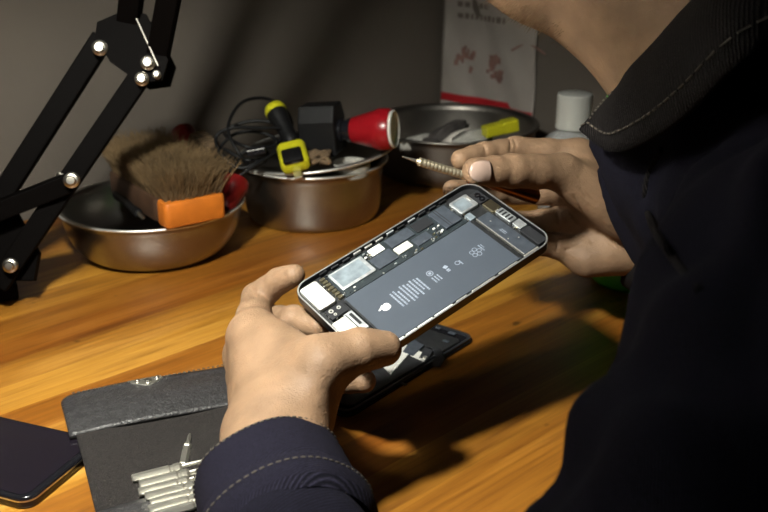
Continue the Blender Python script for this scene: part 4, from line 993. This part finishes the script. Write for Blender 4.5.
# collar: leaf folded over, from the left front tip round the back of the neck to the right front
fold = [P(623, 88, .560), P(640, 62, .540), P(664, 34, .522), P(692, 2, .508), P(735, -38, .510), P(785, -50, .565), P(775, -45, .635), P(700, -10, .672), P(645, 60, .665)]
oute = [P(580, 131, .552), P(612, 152, .524), P(652, 139, .490), P(690, 112, .462), P(760, 50, .440), P(850, 10, .520), P(850, 20, .660), P(740, 70, .730), P(628, 120, .690)]
inn = [q+d for q, d in zip(fold, [np.array([.014, .010, -.030])]*9)]
fold, oute, inn = catmull(fold, 6), catmull(oute, 6), catmull(inn, 6)
V, F = [], []; NJ = 14
for i in range(len(fold)):
    a, c, d = fold[i], oute[i], inn[i]; bul = nrm(np.cross(oute[min(i+1, len(fold)-1)]-oute[max(i-1, 0)], c-a)); bul = bul if bul[2] > 0 else -bul
    for j in range(NJ+1):
        if j < 4: V.append(d+(a-d)*j/4-PO)
        else:
            u = (j-4)/(NJ-4); V.append(a+(c-a)*u+bul*.011*min(1, .1+i/9)*math.sin(u*PI)-PO)
for i in range(len(fold)-1):
    for j in range(NJ): q = i*(NJ+1)+j; F.append((q, q+1, q+NJ+2, q+NJ+1))
co = obj('collar', (V, F), 'denim_collar', jk, 'all'); sm_ = co.modifiers.new('thick', 'SOLIDIFY'); sm_.thickness = .0028; sm_.offset = 0
bm = NB()
def csurf(i, u):
    a, c = fold[i], oute[i]; bul = nrm(np.cross(oute[min(i+1, len(fold)-1)]-oute[max(i-1, 0)], c-a)); bul = bul if bul[2] > 0 else -bul
    return a+(c-a)*u+bul*(.011*min(1, .1+i/9)*math.sin(u*PI)+.0022)-PO
line = [csurf(0, .95-.0*i) for i in range(1)]+[csurf(i, .86) for i in range(1, 26)]
line = catmull(line, 3)
for k in range(0, len(line)-3, 3): add_tube(bm, line[k:k+3], .0006, 5)
line = [csurf(1, u) for u in np.linspace(.1, .86, 24)]
for k in range(0, 22, 2): add_tube(bm, line[k:k+2], .0006, 5)
obj('stitching', bm, 'thread', co)
# shoulder seam: a piped ridge with worn thread
seam = [JK.trace(x, y, .2)-PO for x, y in ((662, 150), (650, 170), (645, 192), (648, 214), (658, 236), (676, 262), (700, 290))]
b = NB(); add_tube(b, catmull(seam, 6), .0018, 8); obj('shoulder_seam', b, 'denim_collar', jk, 'all')
# trousers, shoes, stool (below the bench, out of sight)
TR = Field()
TR.cone(PEL+np.array([0, -.07, .03]), PEL+np.array([0, .07, .03]), .118, .118, .03)
for h_, k_, a_ in zip(HIP, KNE, ANK): TR.cone(h_, k_, .090, .068, .05); TR.cone(k_, a_+np.array([0, 0, .03]), .068, .055, .03)
tv, tf = nets(TR, *bbox([PEL, *KNE, *ANK], .14), .012)
fast_obj('trousers', (tv-PO, tf), 'trousers', pe)
for a_ in ANK:
    SH = Field(); SH.cone(a_+np.array([.03, 0, -.055]), a_+np.array([-.16, .03, -.066]), .036, .030, .03); SH.cone(a_+np.array([.01, 0, .01]), a_+np.array([.0, 0, -.04]), .043, .043, .03)
    sv, sf = nets(SH, *bbox([a_+np.array([.07, 0, -.1]), a_+np.array([-.2, .05, .05])], .06), .008); sv[:, 2] = np.maximum(sv[:, 2], FZ+.001)
    fast_obj('shoe', (sv-PO, sf), 'shoe', pe)
stz = PEL[2]-.092
st = thing('stool', 'wooden stool under the seated person', 'stool', zframe((PEL[0]+.02, PEL[1], FZ)))
b = NB(); add_lathe(b, [(0, stz-FZ-.035), (.155, stz-FZ-.035), (.165, stz-FZ-.028), (.165, stz-FZ-.006), (.158, stz-FZ), (0, stz-FZ)], 48); obj('seat', b, 'stool_wood', st, True)
for k in range(4):
    a = PI/4+k*PI/2; b = NB(); add_tube(b, [(.115*math.cos(a), .115*math.sin(a), stz-FZ-.034), (.165*math.cos(a), .165*math.sin(a), 0)], [.017, .014], 12); obj('leg', b, 'stool_wood', st, True)

# ================================================================ LIGHT
ld = bpy.data.lights.new('lamp_light', 'AREA'); ld.shape = 'DISK'; ld.size = .050; ld.energy = 4.8; ld.color = (1., .99, .90); ld.spread = math.radians(160)
lo_b = bpy.data.objects.new('lamp_light', ld); COL.objects.link(lo_b)
lz = -hx; lxx = nrm(np.cross((0, 1, 0), lz)); lo_b.matrix_world = frame(HEAD-hx*.107, lxx, np.cross(lz, lxx), lz)
w = bpy.data.worlds.new('World'); S.world = w; w.use_nodes = True
bg = w.node_tree.nodes['Background']; bg.inputs[0].default_value = (.55, .6, .75, 1); bg.inputs[1].default_value = .003

# ================================================================ CAMERA AND VIEW
cd = bpy.data.cameras.new('camera'); cd.sensor_width = 36.; cd.lens = 36.*FPX/768; cd.clip_start = .02
co_ = bpy.data.objects.new('camera', cd); COL.objects.link(co_); co_.matrix_world = frame(Cv, Rv, Uv, -Fv)
cd.dof.use_dof = True; cd.dof.focus_distance = .60; cd.dof.aperture_fstop = 13.
S.camera = co_
S.view_settings.view_transform = 'Standard'; S.view_settings.look = 'None'; S.view_settings.exposure = 0.; S.view_settings.gamma = 1.; S.view_settings.use_curve_mapping = False
